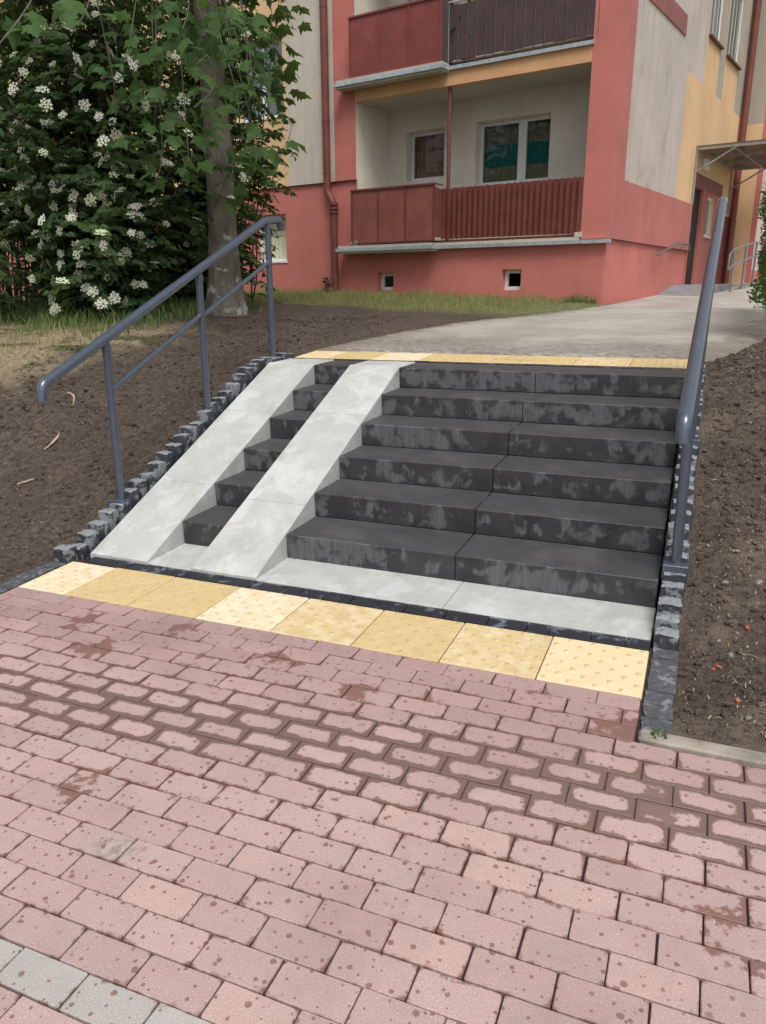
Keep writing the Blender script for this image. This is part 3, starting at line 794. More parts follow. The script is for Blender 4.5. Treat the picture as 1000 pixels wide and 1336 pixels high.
# recesses around openings
def reveal(name, r, w0, d, mi, axis=0, back=None):
    a, b, z0, z1 = r; mb = MB()
    P = (lambda u, w_, z: (u, w_, z)) if axis == 0 else (lambda u, w_, z: (-w_, u, z))
    w1 = w0 + d
    mb.quad(P(a, w0, z0), P(a, w0, z1), P(a, w1, z1), P(a, w1, z0), mi); mb.quad(P(b, w0, z0), P(b, w1, z0), P(b, w1, z1), P(b, w0, z1), mi)
    mb.quad(P(a, w0, z1), P(b, w0, z1), P(b, w1, z1), P(a, w1, z1), mi); mb.quad(P(a, w0, z0), P(a, w1, z0), P(b, w1, z0), P(b, w0, z0), mi)
    if back is not None: mb.quad(P(a, w1, z0), P(a, w1, z1), P(b, w1, z1), P(b, w1, z0), back)
    return bb(mb, name, WM)
def curtain(win, a, b, z0, z1, w_, mat, axis=0, amp=.012):
    mb = MB(); n = max(8, int((b - a) / .02)); vs = []
    for i in range(n + 1):
        u = a + (b - a) * i / n; q = w_ + amp * sin(i * 1.3) + amp * .5 * sin(i * .47)
        for z in (0, z1 - z0): vs.append((u, q, z) if axis == 0 else (-q, u, z))
    mb.add(vs, [(2 * i, 2 * i + 2, 2 * i + 3, 2 * i + 1) for i in range(n)], 0, True)
    o = mb.build('curtain', mat, win); o.location = (0, 0, z0 - BZ); return o
def window(r, w_, mull=(), axis=0, fr=.055, cur=None, sill=True, glass=True, cd=.09, name='window', sillmat='pvc_white'):
    a, b, z0, z1 = r; P = lambda u0, u1, q0, q1, a0, a1: (u0, u1, q0, q1, a0, a1) if axis == 0 else (-q1, -q0, u0, u1, a0, a1)
    mb = MB(); d = .05
    mb.box(*P(a, a + fr, w_, w_ + d, z0, z1)); mb.box(*P(b - fr, b, w_, w_ + d, z0, z1))
    mb.box(*P(a + fr, b - fr, w_, w_ + d, z0, z0 + fr)); mb.box(*P(a + fr, b - fr, w_, w_ + d, z1 - fr, z1))
    for (m0, m1) in mull: mb.box(*P(m0, m1, w_ - .004, w_ + d, z0 + fr, z1 - fr))
    win = bb(mb, name, M['pvc_white'])
    if glass:
        xs_ = [a + fr] + [q for mm in mull for q in mm] + [b - fr]
        for i in range(0, len(xs_), 2):
            g = MB(); g.box(*P(xs_[i], xs_[i + 1], w_ + .02, w_ + .028, z0 + fr, z1 - fr)); bb(g, 'pane', M['window_glass'], win)
    if cur: curtain(win, a + fr * .5, b - fr * .5, z0, z1, w_ + cd, M[cur], axis)
    if sill:
        s = MB(); s.box(*P(a - .03, b + .03, w_ - sill if sill is not True else w_ - .12, w_ + .01, z0 - .03, z0)); bb(s, 'sill', M[sillmat], win)
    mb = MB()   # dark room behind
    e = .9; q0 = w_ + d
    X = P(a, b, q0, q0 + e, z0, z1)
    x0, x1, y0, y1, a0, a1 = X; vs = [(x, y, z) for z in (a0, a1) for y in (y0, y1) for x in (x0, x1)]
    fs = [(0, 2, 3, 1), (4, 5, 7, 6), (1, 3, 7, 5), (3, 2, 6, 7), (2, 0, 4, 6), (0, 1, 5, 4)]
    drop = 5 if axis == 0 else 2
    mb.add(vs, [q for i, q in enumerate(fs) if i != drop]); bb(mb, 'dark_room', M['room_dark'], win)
    return win
reveal('window_reveal', lowwin, .045, .16, RED); window((lowwin[0] + .002, lowwin[1] - .002, lowwin[2] + .005, lowwin[3] - .002), .20, cur='blind_green', sill=.17, cd=.045, glass=False)
reveal('window_reveal', upwin, 0, .14, YEL); window((upwin[0] + .002, upwin[1] - .002, upwin[2] + .005, upwin[3] - .002), .14, ((-7.03, -6.95),), cur='curtain_pale', sill=.16)
for c in (cel1, cel2):
    reveal('window_reveal', c, .045, .14, RED); window((c[0] + .002, c[1] - .002, c[2] + .004, c[3] - .002), .16, sill=False, fr=.06, name='cellar_window')

# loggias ----------------------------------------------------------------------
WB = 1.0
small = (-4.29, -3.48, 3.43, 4.275); big = (-2.84, -1.46, 3.25, 4.285)
for fl in (0, 1):
    dz = 2.72 * fl; z0, z1 = 2.28 + dz, 4.66 + dz
    mb = MB()
    sm_ = (small[0], small[1], small[2] + dz, small[3] + dz); bg_ = (big[0], big[1], big[2] + dz, big[3] + dz)
    grid(mb, [UL, small[0], small[1], big[0], big[1], UR], sorted([z0, sm_[2], sm_[3], bg_[2], bg_[3], z1 + .1]), lambda u, z: None if ins(u, z, sm_) or ins(u, z, bg_) else LOG, FR(WB))
    bb(mb, 'loggia_back_wall', WM)
    mb = MB(); mb.quad((UL, 0, z0), (UL, WB, z0), (UL, WB, z1 + .1), (UL, 0, z1 + .1), LOG); bb(mb, 'loggia_side_wall', WM)
    mb = MB(); mb.quad((UR, 0, z0), (UR, 0, z1 + .1), (UR, WB, z1 + .1), (UR, WB, z0), LOG); bb(mb, 'loggia_side_wall', WM)
    mb = MB(); mb.box(UL, UR, .10, WB, z1, z1 + .25, SOF); bb(mb, 'loggia_ceiling', WM)
    mb = MB(); mb.box(UL + .002, UR - .002, -.015, .10, z1 - .003, z1 + .215, ORG); bb(mb, 'beam', WM)
    mb = MB(); mb.quad((UL, 0, z0), (UR, 0, z0), (UR, WB, z0), (UL, WB, z0), SOF); bb(mb, 'loggia_floor', WM)
    # slab edges with sheet-metal drip
    zb = 2.155 if fl == 0 else 4.875
    ub0, ub1 = (-5.02, -2.95) if fl == 0 else (-5.0, -2.80)
    mb = MB(); mb.box(ub0 + .03, ub1 - .03, -.235, .05 if fl == 0 else .0, zb - .035, zb + .10, SOF, 0); s_ = bb(mb, 'balcony_slab', WM)
    mb = MB(); mb.box(ub0, ub1, -.262, -.22, zb, zb + .055); mb.box(ub0, ub0 + .04, -.22, -.001, zb, zb + .055); mb.box(ub1 - .04, ub1, -.22, -.062, zb, zb + .055)
    mb.box(ub0 + .04, ub1 - .04, -.22, -.0, zb + .05, zb + .057); bb(mb, 'drip_edge', M['zinc'], s_)
    mb = MB(); mb.box(ub1, (.03 if fl == 0 else UR + .02), -.06, -.002 if fl else .04, zb, zb + .055); bb(mb, 'drip_edge', M['zinc'], s_)
    if fl == 0:
        mb = MB(); mb.box(-3.35, -.45, -.055, .08, zb + .056, zb + .10, CRM); mb.box(-.52, -.42, -.058, .05, zb + .1, zb + .17, CRM); bb(mb, 'threshold', WM)
    # windows of the flat
    for r_, kw in ((sm_, dict(cur='curtain_brown', sill=.16, cd=.045)), (bg_, dict(mull=((-2.105, -1.955),), cur='curtain_striped', sill=.14))):
        reveal('window_reveal', r_, WB, .17, LOG)
        window((r_[0] + .002, r_[1] - .002, r_[2] + .004, r_[3] - .002), WB + .17, fr=.06, **kw)
    # railing box of sheet panels
    mp_ = M['balcony_brick'] if fl == 0 else M['balcony_red']
    zr0, zr1 = (2.30, 3.17) if fl == 0 else (5.00, 5.88)
    rb = MB(); p0, p1 = -4.68, (-2.955 if fl == 0 else -2.88); wf = -.20
    for q in range(4):
        u = p0 + (p1 - p0) * q / 3; rb.box(u - .014, u + .014, wf - .012, wf + .018, zr0 - .02, zr1)
    rb.box(p0 - .012, p1 + .012, wf - .02, wf + .02, zr1, zr1 + .028); rb.box(p0, p1, wf - .008, wf + .012, zr0 - .02, zr0 + .01)
    for uu in (p0, p1): rb.box(uu - .012, uu + .012, wf + .02, .06, zr1, zr1 + .025)
    rail = bb(rb, 'balcony_railing', M['corrugated_red'] if fl == 0 else mp_)
    for q in range(3):
        u0 = p0 + (p1 - p0) * q / 3 + .0145; u1 = p0 + (p1 - p0) * (q + 1) / 3 - .0145
        b = MB(); vs = []
        for i in range(7):
            for j in range(5):
                t, s2 = i / 6, j / 4; vs.append((u0 + (u1 - u0) * t, wf + .004 - .006 * sin(pi * t) * sin(pi * s2) * random.uniform(.5, 1.2), zr0 + .012 + (zr1 - zr0 - .014) * s2))
        b.add(vs, [(i * 5 + j, (i + 1) * 5 + j, (i + 1) * 5 + j + 1, i * 5 + j + 1) for i in range(6) for j in range(4)], 0, True)
        bb(b, 'sheet_panel', mp_, rail)
    # ribbed sheets: side of the box and the long front
    def ribs(a, b, z0_, z1_, mat, fn, pitch=.096, dep=.05, jag=.006, name='ribbed_sheet'):
        mbr = MB(); n = int(abs(b - a) / pitch); vs = []; prof = ((0, 0), (.30, 0), (.42, 1), (.80, 1), (.92, 0))
        for i in range(n):
            for (t, h) in prof: vs.append((a + (b - a) * (i + t) / n, h * dep))
        pts = []
        for i, (u, h) in enumerate(vs):
            top = z1_ + random.uniform(-jag, jag); bot = z0_ + random.uniform(-jag, jag) * .5
            pts += [fn(u, h, bot), fn(u, h, top)]
        mbr.add(pts, [(2 * i, 2 * i + 2, 2 * i + 3, 2 * i + 1) for i in range(len(vs) - 1)])
        return bb(mbr, name, mat, rail)
    if fl == 0:
        ribs(p1 + .01, -.455, 2.31, 3.115, M['corrugated_red'], lambda u, h, z: (u, .03 - h, z), jag=.008)
        ribs(-.19, .03, 2.34, 3.12, M['corrugated_red'], lambda u, h, z: (p1 + .006 + h * .5, u, z), .06, .02)
    else:
        # dark boards separated by red stripes, bamboo mat and clutter behind
        u = p1 + .03
        while u < -.5:
            b = MB(); wd_ = .165; zz = zr0 + .015 + random.uniform(-.01, .01); b.box(u, u + wd_ - .012, .012, .028, zz, 5.80 + random.uniform(-.012, .012), bv=.004); bb(b, 'board', M['corrugated_dark'], rail)
            b = MB(); b.tube([(u + wd_ - .006, .006, zr0 - .02), (u + wd_ - .006, .006, 5.83)], .009, 6); bb(b, 'baluster', M['corrugated_red'], rail); u += wd_
        ribs(-.19, .03, 4.98, 5.86, M['corrugated_dark'], lambda u, h, z: (p1 + .006 + h * .5, u, z), .06, .02)
        b = MB(); b.box(p1, -.445, .0, .03, 5.835, 5.86); bb(b, 'rail_bar', M['zinc'], rail)
    pm_ = MB(); pm_.tube([(-2.84, .06, z0), (-2.84, .06, z1)], .032, 12); bb(pm_, 'balcony_post', M['pipe_brown'])

# gable (right) wall ------------------------------------------------------------
RG = lambda off: (lambda v, z: (off, v, z))
w1 = (4.75, 5.75, 6.03, 7.4); w2 = (6.27, 7.5, 6.02, 7.4); dr = (4.82, 5.58, 1.56, 3.42); ew = (6.02, 6.62, 2.55, 3.35)
def f(v, z):
    if ins(v, z, w1) or ins(v, z, w2) or ins(v, z, dr) or ins(v, z, ew): return None
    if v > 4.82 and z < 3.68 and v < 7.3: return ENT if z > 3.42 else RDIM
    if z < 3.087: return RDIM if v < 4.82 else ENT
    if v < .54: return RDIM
    if v < 3.5: return GAB
    if z < 5.19: return YEL
    if v < 4.65: return GAB
    if 5.75 < v < 6.27 or v > 7.5: return GRG
    return YEL
mb = MB()
grid(mb, sorted([0, .54, 3.5, 4.65, 4.75, 5.75, 6.27, 7.5, 4.82, 5.58, 6.02, 6.62, 7.3, 8.4]), sorted([2.222, 3.087, 5.19, 6.02, 6.03, 7.4, ZTOP, 3.42, 3.68, 2.55, 3.35]), f, RG(0))
grid(mb, [4.82, 5.58, 7.3, 8.4], [.9, 1.56, 2.222], lambda v, z: (None if ins(v, z, dr) else (RDIM if v < 7.3 else ENT)), RG(0))
bb(mb, 'gable_wall', WM)
for r_, mi in ((w1, GRG), (w2, GRG), (ew, YEL)):
    reveal('window_reveal', r_, 0, .045, mi, 1); window((r_[0] + .002, r_[1] - .002, r_[2] + .004, r_[3] - .002), .045, axis=1, cur='curtain_pale', cd=.032, sill=.11, sillmat='pipe_brown' if mi == GRG else 'pvc_white')
reveal('door_reveal', dr, 0, .06, RDIM, 1)
mb = MB(); mb.box(-.10, -.061, 4.822, 5.578, 1.562, 3.418); dr_ = bb(mb, 'door', M['door_dark'])
for (a0, a1) in ((1.75, 2.35), (2.5, 3.3)):
    b = MB(); b.box(-.061, -.052, 4.94, 5.46, a0, a1, bv=.004); bb(b, 'door_panel', M['door_dark'], dr_)
b = MB(); b.tube([(-.03, 4.9, 2.5), (-.03, 4.9, 2.75)], .014, 8); bb(b, 'door_handle', M['steel'], dr_)
mb = MB(); v = .9
while v < 3.14: mb.box(.001, .022, v, v + .05, 5.635, 5.94); v += .066
gr = bb(mb, 'gable_grille', M['gable_grille'])
# down pipes
mb = MB(); mb.tube(smooth_path([(-5.33, -.075, ZTOP), (-5.33, -.075, 3.22), (-5.19, -.075, 3.02), (-5.19, -.075, 1.3)], 5, .08), .068, 14); dp = bb(mb, 'down_pipe', M['pipe_brown'])
for z in (3.0, 2.93, 2.86):
    b = MB(); b.tube([(-5.19, -.075, z - .02), (-5.19, -.075, z + .02)], .088, 14); bb(b, 'pipe_collar', M['pipe_brown'], dp)
for z in (3.55, 4.4, 6.2):
    b = MB(); b.tube([(-5.33, -.075, z - .012), (-5.33, -.075, z + .012)], .074, 14); bb(b, 'pipe_clamp', M['pipe_brown'], dp)
mb = MB(); mb.tube([(.10, 8.22, ZTOP), (.10, 8.22, 1.3)], .075, 12); bb(mb, 'down_pipe', M['pipe_brown'])
# wing that steps forward beyond the entrance
mb = MB(); wu = .60
W8 = lambda u, z: (u, 8.4, z)
grid(mb, [0, wu - .12, wu], [.9, 3.0, 5.05, ZTOP], lambda u, z: RED if u > wu - .12 else (YEL if z < 5.05 and z > 0 else GRG), W8)
nw = (9.3, 10.7, 2.6, 4.1); nw2 = (9.3, 10.7, 5.6, 7.0)
grid(mb, [8.4, 9.3, 10.7, 14], [.9, 1.9, 2.6, 4.1, 5.6, 7.0, ZTOP], lambda v, z: None if ins(v, z, nw) or ins(v, z, nw2) else (RED if z < 1.9 else PNK), RG(wu))
mb.quad((-26, 14, .9), (-26, 14, ZTOP), (wu, 14, ZTOP), (wu, 14, .9), CRM); mb.quad((-26, 0, .9), (-26, 0, ZTOP), (-26, 14, ZTOP), (-26, 14, .9), CRM)
mb.quad((-26, 0, ZTOP), (0, 0, ZTOP), (wu, 14, ZTOP), (-26, 14, ZTOP), GRG)
bb(mb, 'wing_wall', WM)
for r_ in (nw, nw2):
    a, b, z0, z1 = r_; q = MB()
    q.box(wu - .14, wu - .09, a, b, z0, z1); nwn = bb(q, 'window', M['pvc_white'])
    q = MB(); q.box(wu - .09, wu - .082, a + .07, (a + b) / 2 - .04, z0 + .07, z1 - .07); bb(q, 'pane', M['curtain_pale'], nwn)
    q = MB(); q.box(wu - .09, wu - .082, (a + b) / 2 + .04, b - .07, z0 + .07, z1 - .07); bb(q, 'pane', M['curtain_pale'], nwn)
    q = MB(); q.box(wu - .09, wu + .06, a - .03, b + .03, z0 - .04, z0 + .002); bb(q, 'sill', M['pipe_brown'], nwn)
    q = MB(); q.quad((wu, a, z0), (wu, a, z1), (wu - .14, a, z1), (wu - .14, a, z0), PNK); q.quad((wu, b, z0), (wu - .14, b, z0), (wu - .14, b, z1), (wu, b, z1), PNK); q.quad((wu, a, z1), (wu, b, z1), (wu - .14, b, z1), (wu - .14, a, z1), PNK); bb(q, 'window_reveal', WM, nwn)
# entrance canopy
cz = 4.08; cu0, cu1, cv0, cv1 = .01, 1.32, 4.68, 7.95
mb = MB()
for v in (cv0, (cv0 * 2 + cv1) / 3, (cv0 + 2 * cv1) / 3, cv1): mb.box(cu0, cu1, v - .022, v + .022, cz - .03, cz + .03)
for u in (cu0 + .02, .66, cu1): mb.box(u - .02, u + .02, cv0 + .022, cv1 - .022, cz - .028, cz + .022)
mb.box(cu0, cu0 + .03, cv0 - .02, cv0 + .02, cz - .95, cz - .03)
mb.box(cu0, cu0 + .03, cv1 - .02, cv1 + .02, cz - .95, cz - .03)
for v in (cv0, cv1): mb.tube([(cu0 + .02, v, cz - .42), (.72, v, cz - .03)], .016, 8)
can = bb(mb, 'entrance_canopy', M['canopy_frame'])
q = MB(); q.box(cu0, cu1 + .03, cv0 - .04, cv1 + .04, cz + .031, cz + .043); bb(q, 'canopy_sheet', M['canopy_sheet'], can)
q = MB(); q.box(.004, .06, 5.25, 5.62, 3.78, 3.98, bv=.01); bb(q, 'wall_lamp', M['pvc_white'])
mb = MB(); mb.tube(smooth_path([(.085, 2.32, 2.06), (.085, 3.75, 2.315), (.085, 4.5, 2.32), (.085, 4.55, 2.22)], 5, .06), .019, 10); hr = bb(mb, 'wall_handrail', M['steel'])
for v, z in ((2.6, 2.10), (4.2, 2.31)):
    q = MB(); q.tube([(-.05, v, z - .05), (.085, v, z - .05), (.085, v, z)], .009, 8); bb(q, 'bracket', M['steel'], hr)

# entrance platform and ramp (own thing)
def BW(u, v, z):
    a = -.2115; return Vector((-1.4244 + u * cos(a) - v * sin(a), 9.8749 + u * sin(a) + v * cos(a), z))
plat = empty('entrance_platform', BW(.4, 5, 1.2), (0, 0, -.2115)); tag(plat, 'grey concrete platform with a short ramp at the entrance door', 'platform')
def pb(mb, name, mat, root=plat, o=(.4, 5, 1.2)):
    mb.v = [(v[0] - o[0], v[1] - o[1], v[2] - o[2]) for v in mb.v]; x = mb.build(name, mat, root); return x
mb = MB(); mb.prism([(2.25, 1.0), (2.25, 1.30), (3.2, 1.40), (4.1, 1.56), (4.1, 1.0)], 0, -.04, .80); o = pb(mb, 'ramp_wedge', M['asphalt_grey']); fixnormals(o.data)
mb = MB(); mb.box(-.03, .80, 4.102, 8.2, 1.0, 1.565, bv=.01); pb(mb, 'landing', M['asphalt_grey'])
mb = MB(); mb.prism([(3.3, 1.0), (3.3, 1.295), (6.2, 1.60), (8.2, 1.60), (8.2, 1.0)], 0, .803, .93); o = pb(mb, 'cheek_wall', M['kerb_concrete']); fixnormals(o.data)
er = empty('entrance_railing', BW(.96, 4.4, 1.2), (0, 0, -.2115)); tag(er, 'polished steel double railing along the entrance ramp', 'railing')
eo = (.96, 4.4, 1.2)
for k, zz in enumerate((0, -.28)):
    mb = MB(); mb.tube(smooth_path([(.96, 4.0, 2.10 + zz), (.96, 4.35, 2.20 + zz), (.96, 6.4, 2.42 + zz), (.96, 7.6, 2.43 + zz)], 5, .08), .021, 10); pb(mb, 'rail_tube', M['steel'], er, eo)
mb = MB(); mb.tube([(.96, 4.0, 2.1), (.96, 3.97, 1.96), (.96, 4.0, 1.82)], .02, 10); pb(mb, 'rail_end', M['steel'], er, eo)
for v in (4.4, 5.5, 6.6, 7.5):
    mb = MB(); mb.tube([(.96, v, 1.2), (.96, v, 2.2 + .107 * min(v - 4.35, 2.05))], .021, 10); pb(mb, 'post', M['steel'], er, eo)
# ================================================================== vegetation
rv = random.Random(11)
def frame(tip, nrm):
    t = Vector(tip).normalized(); n = Vector(nrm); n = (n - t * n.dot(t))
    if n.length < 1e-4: n = t.orthogonal()
    n.normalize(); s = t.cross(n); return Matrix((s, t, n)).transposed()
HALF = [(0, 0), (.18, -.08), (.37, -.10), (.33, .05), (.50, .20), (.63, .40), (.46, .38), (.31, .37), (.35, .56), (.21, .60), (.15, .74), (0, 1.0)]
def maple_leaf(mb, M3, p, s, curl):
    out = HALF + [(-x, y) for x, y in reversed(HALF[1:-1])]
    vs = [(0, .28, 0)] + [(x, y, -curl * (x * x) * 1.1 - .22 * curl * (y - .3) ** 2) for x, y in out]
    n = len(out)
    mb.add([p + M3 @ (Vector(v) * s) for v in vs], [(0, 1 + i, 1 + (i + 1) % n) for i in range(n)], 0, False)
leafmesh = []
for i in range(4):
    mb = MB(); maple_leaf(mb, Matrix.Identity(3), Vector((0, 0, 0)), 1, (.25, .55, .8, .4)[i])
    mb.tube([(0, .02, 0), (0, -.25, .03), (.02 * i, -.5, .1)], .009, 5); leafmesh.append(mb.mesh('leaf', M['maple_leaf']))
TB = Vector((-4.91, 4.73, H(-4.91, 4.73) - .03))
tree = empty('maple_tree', TB); tag(tree, 'maple tree with grey lichen-spotted trunk and drooping lobed leaves', 'tree')
mb = MB(); pts = []; rad = []
for i in range(40):
    z = 7.2 * i / 39; pts.append((.03 * sin(z * 1.1), .02 * sin(z * .8 + 1), z)); rad.append(.158 - .012 * z + .10 * math.exp(-z / .16) + .03 * math.exp(-z / .7))
n = 28; V0 = len(mb.v); mb.tube(pts, rad, n)
nv = []
for i, v in enumerate(mb.v[:40 * n]):
    c = pts[i // n]; d = Vector((v[0] - c[0], v[1] - c[1], 0)); a = math.atan2(d.y, d.x); z = v[2]
    k = 1 + .045 * noise.noise(Vector((cos(a) * 2.2, sin(a) * 2.2, z * 1.6))) + .02 * noise.noise(Vector((cos(a) * 9, sin(a) * 9, z * 3))) + .16 * math.exp(-z / .16) * (sin(a * 5 + 1) * .5 + .3 * sin(a * 3))
    nv.append((c[0] + d.x * k, c[1] + d.y * k, z - (.12 if i < n else 0)))
mb.v[:40 * n] = nv
mb.v = [v if i < 40 * n else (v[0], v[1], v[2]) for i, v in enumerate(mb.v)]
mb.build('trunk', M['bark'], tree)
clusters = [(-4.39, 3.52, 3.57), (-3.82, 3.23, 3.40), (-3.98, 3.85, 3.54), (-4.12, 4.29, 3.30), (-4.65, 3.45, 3.00), (-4.23, 3.3, 2.72), (-3.72, 3.37, 2.98), (-4.02, 4.1, 2.82), (-3.57, 2.87, 3.02),
            (-3.30, .70, 2.86), (-3.39, 1.28, 3.06), (-3.53, 2.47, 3.42), (-4.18, 4.85, 4.04), (-4.49, 2.97, 3.42), (-4.61, 3.45, 2.62), (-4.28, 4.13, 2.55), (-4.24, 4.37, 3.0), (-4.87, 3.2, 3.19)]
limbs = MB(); twl = []
hubs = [Vector((-4.3, 3.4, 4.7)), Vector((-4.45, 4.4, 4.9)), Vector((-3.6, 2.1, 4.4)), Vector((-5.0, 3.3, 4.8))]
for hb in hubs:
    a = TB + Vector((0, 0, 3.6)); limbs.tube([a - TB, a.lerp(hb, .5) + Vector((0, 0, .35)) - TB, hb - TB], .06, 8, r2=.025)
crown = limbs.build('crown', M['bark'], tree)
nl = 0
for ci, c in enumerate(clusters):
    c = Vector(c); hb = min(hubs, key=lambda h: (h - c).length)
    tw = MB(); mid = hb.lerp(c, .55) + Vector((rv.uniform(-.1, .1), rv.uniform(-.1, .1), .18)); end = c + Vector((rv.uniform(-.15, .15), -.18, -.2))
    path_ = smooth_path([hb - TB, mid - TB, c - TB, end - TB], 4, .3); tw.tube(path_, .008, 6, r2=.003); t_o = tw.build('twig', M['bark'], crown)
    near = c.y < 1.6
    for k in range(10 if near else 17):
        t = rv.uniform(.35, 1); q = path_[min(len(path_) - 1, int(t * (len(path_) - 1)))] + TB
        off = Vector((rv.gauss(0, .20), rv.gauss(0, .16), rv.gauss(-.03, .13))) * (.7 if near else 1); p = q + off
        out = Vector((p.x - TB.x, p.y - TB.y, 0)).normalized()
        tip = Vector((rv.gauss(0, .5), rv.gauss(0, .5), -.55 + rv.gauss(0, .25))) + out * .55 + off.normalized() * .5
        nr = Vector((rv.gauss(0, .35), rv.gauss(0, .35), .75)) + out * .75
        s = rv.uniform(.10, .165); M4 = Matrix.Translation(p - TB) @ frame(tip, nr).to_4x4() @ Matrix.Scale(s, 4)
        o = bpy.data.objects.new('leaf', leafmesh[rv.randrange(4)]); COL.objects.link(o); o.parent = crown; o.matrix_local = M4; nl += 1
# the rest of the crown overhead, which shades the shrubs
mb = MB(); k = 0
while k < 2300:
    a = rv.uniform(0, 2 * pi); r = 3.3 * sqrt(rv.random()); z = rv.uniform(3.9, 8.2)
    p = Vector((TB.x - .3 + r * cos(a), TB.y + .2 + r * sin(a), z))
    if noise.noise(p * .9) < -.12: continue
    if z < 5.0 and (r < 1.2): continue
    q = pix(p)
    out = Vector((cos(a), sin(a), 0))
    if p.x > -4.35 - .2 * (p.y - 3) and z < 6.4: continue
    tip = out * .8 + Vector((rv.gauss(0, .5), rv.gauss(0, .5), -.4)); maple_leaf(mb, frame(tip, Vector((rv.gauss(0, .4), rv.gauss(0, .4), 1))), p - TB, rv.uniform(.14, .2), .5); k += 1
tag(mb.build('upper_foliage', M['maple_leaf'], tree), kind='stuff')
mb = MB()
for i in range(16):
    a = i * 2.4; r = rv.uniform(1.5, 3.0); z = rv.uniform(5.2, 8)
    mb.tube([(0, 0, rv.uniform(3.8, 6)), (.5 * r * cos(a), .5 * r * sin(a), z - TB.z - .5), (r * cos(a), r * sin(a), z - TB.z)], .05, 6, r2=.012)
mb.build('limbs', M['bark'], tree)

# flowering shrubs --------------------------------------------------------------
def ovate(mb, M3, p, L, W, fold=.25):
    vs = [(0, 0, 0), (-W * .45, L * .28, fold * W * .5), (-W * .42, L * .6, fold * W * .5), (0, L, -.1 * L), (W * .42, L * .6, fold * W * .5), (W * .45, L * .28, fold * W * .5), (0, L * .45, 0)]
    mb.add([p + M3 @ Vector(v) for v in vs], [(0, 6, 2, 1), (6, 3, 2), (0, 5, 4, 6), (6, 4, 3)], 0, False)
fl_m = []
for i in range(5):
    mb = MB(); rq = random.Random(i)
    for k in range(17):
        a = 2.4 * k; r = .0105 * sqrt(k) + rq.uniform(-.003, .003); c = Vector((r * cos(a), r * sin(a), .012 - r * r * 5 + rq.uniform(-.004, .004)))
        th = rq.uniform(0, 1.5); s = rq.uniform(.012, .0175)
        for e in (0, 1):
            b = th + e * pi / 2; d = Vector((cos(b), sin(b), 0)) * s; w_ = Vector((-sin(b), cos(b), 0)) * s * .42
            mb.add([c - d, c + w_, c + d + Vector((0, 0, .003)), c - w_], [(0, 1, 2, 3)])
    fl_m.append(mb.mesh('flower_cluster', M['petal']))
NFL = 0
def shrub(name, base, lab, nst, h, spread, leaves, flow, grp=None, lean=(0, 0), tw_t=.16, Lf=.095, mat='shrub_leaf', dens=1.0, hmin=.55, maxf=90, tws=1.0):
    global NFL
    base = Vector(base); root = empty(name, base); tag(root, lab, 'shrub', grp)
    stm = MB(); lf = MB(); tips = []
    for s in range(nst):
        a = rv.uniform(0, 2 * pi); hh = h * rv.uniform(hmin, 1.0); sp = spread * rv.uniform(.15, 1) * (1.15 if hh < .8 * h else .8); b0 = Vector((cos(a), sin(a), 0)) * rv.uniform(.05, .45)
        o = Vector((cos(a), sin(a), 0)); o = (o + Vector((rv.gauss(0, .3), rv.gauss(0, .3), 0))).normalized()
        P = lambda t: b0 + o * sp * t ** 1.6 + Vector((lean[0], lean[1], 0)) * t + Vector((0, 0, hh * (t - .16 * t ** 3) / .84))
        pts = [P(i / 7) + Vector((rv.gauss(0, .03), rv.gauss(0, .03), 0)) * (i > 0) for i in range(8)]
        stm.tube(pts, .011, 5, r2=.003, cap=False)
        t = tw_t + rv.uniform(0, .08)
        while t < 1.0:
            q = P(t); b = rv.uniform(0, 2 * pi); d = (o * .5 + Vector((cos(b), sin(b), 0)) + Vector((0, 0, rv.uniform(-.1, .5)))).normalized(); L = rv.uniform(.22, .55) * tws
            sag = rv.uniform(.05, .22)
            Q = lambda w_: q + d * L * w_ - Vector((0, 0, sag * w_ * w_))
            stm.tube([Q(0), Q(.5), Q(1)], .005, 3, r2=.0025, cap=False)
            m_ = int(leaves * L / .4)
            for k in range(m_):
                w_ = .2 + .8 * (k + rv.random() * .6) / m_; c = Q(w_); sd_ = d.cross(Vector((0, 0, 1))).normalized() * (1 if k % 2 else -1)
                tip = sd_ * .8 + d * .5 + Vector((rv.gauss(0, .3), rv.gauss(0, .3), -.35)); nr = Vector((rv.gauss(0, .5), rv.gauss(0, .5), .6)) + o * .9
                l_ = Lf * rv.uniform(.6, 1.15); ovate(lf, frame(tip, nr), c + sd_ * .012, l_, l_ * .62)
            if rv.random() < flow: tips.append((Q(1) + o * .05 + Vector((0, 0, .03)), o * .6 + Vector((0, 0, .7)) + d * .3))
            t += rv.uniform(.05, .095) / dens
    stm.build('stems', M['stem'], root); fo = tag(lf.build('foliage', M[mat], root), kind='stuff')
    # clusters on the side that is open to the light and the path
    tips = [q for q in tips if inframe(base + q[0], 10)]
    tips.sort(key=lambda q: q[0].y * .9 - q[0].x * .35 - .12 * q[0].z + rv.uniform(-.35, .35))
    for c, nn in tips[:maxf]:
        s = rv.uniform(.9, 1.4); o_ = bpy.data.objects.new('flower_cluster', fl_m[rv.randrange(5)]); COL.objects.link(o_); o_.parent = fo
        o_.matrix_local = Matrix.Translation(c) @ frame(Vector((rv.gauss(0, 1), rv.gauss(0, 1), rv.gauss(0, 1))), nn + Vector((rv.gauss(0, .25), -.45, 0))).to_4x4() @ Matrix.Scale(s, 4); NFL += 1
    return root
def gz(x, y): return H(x, y, False) - .02
G = 'flowering shrubs at the top of the bank'
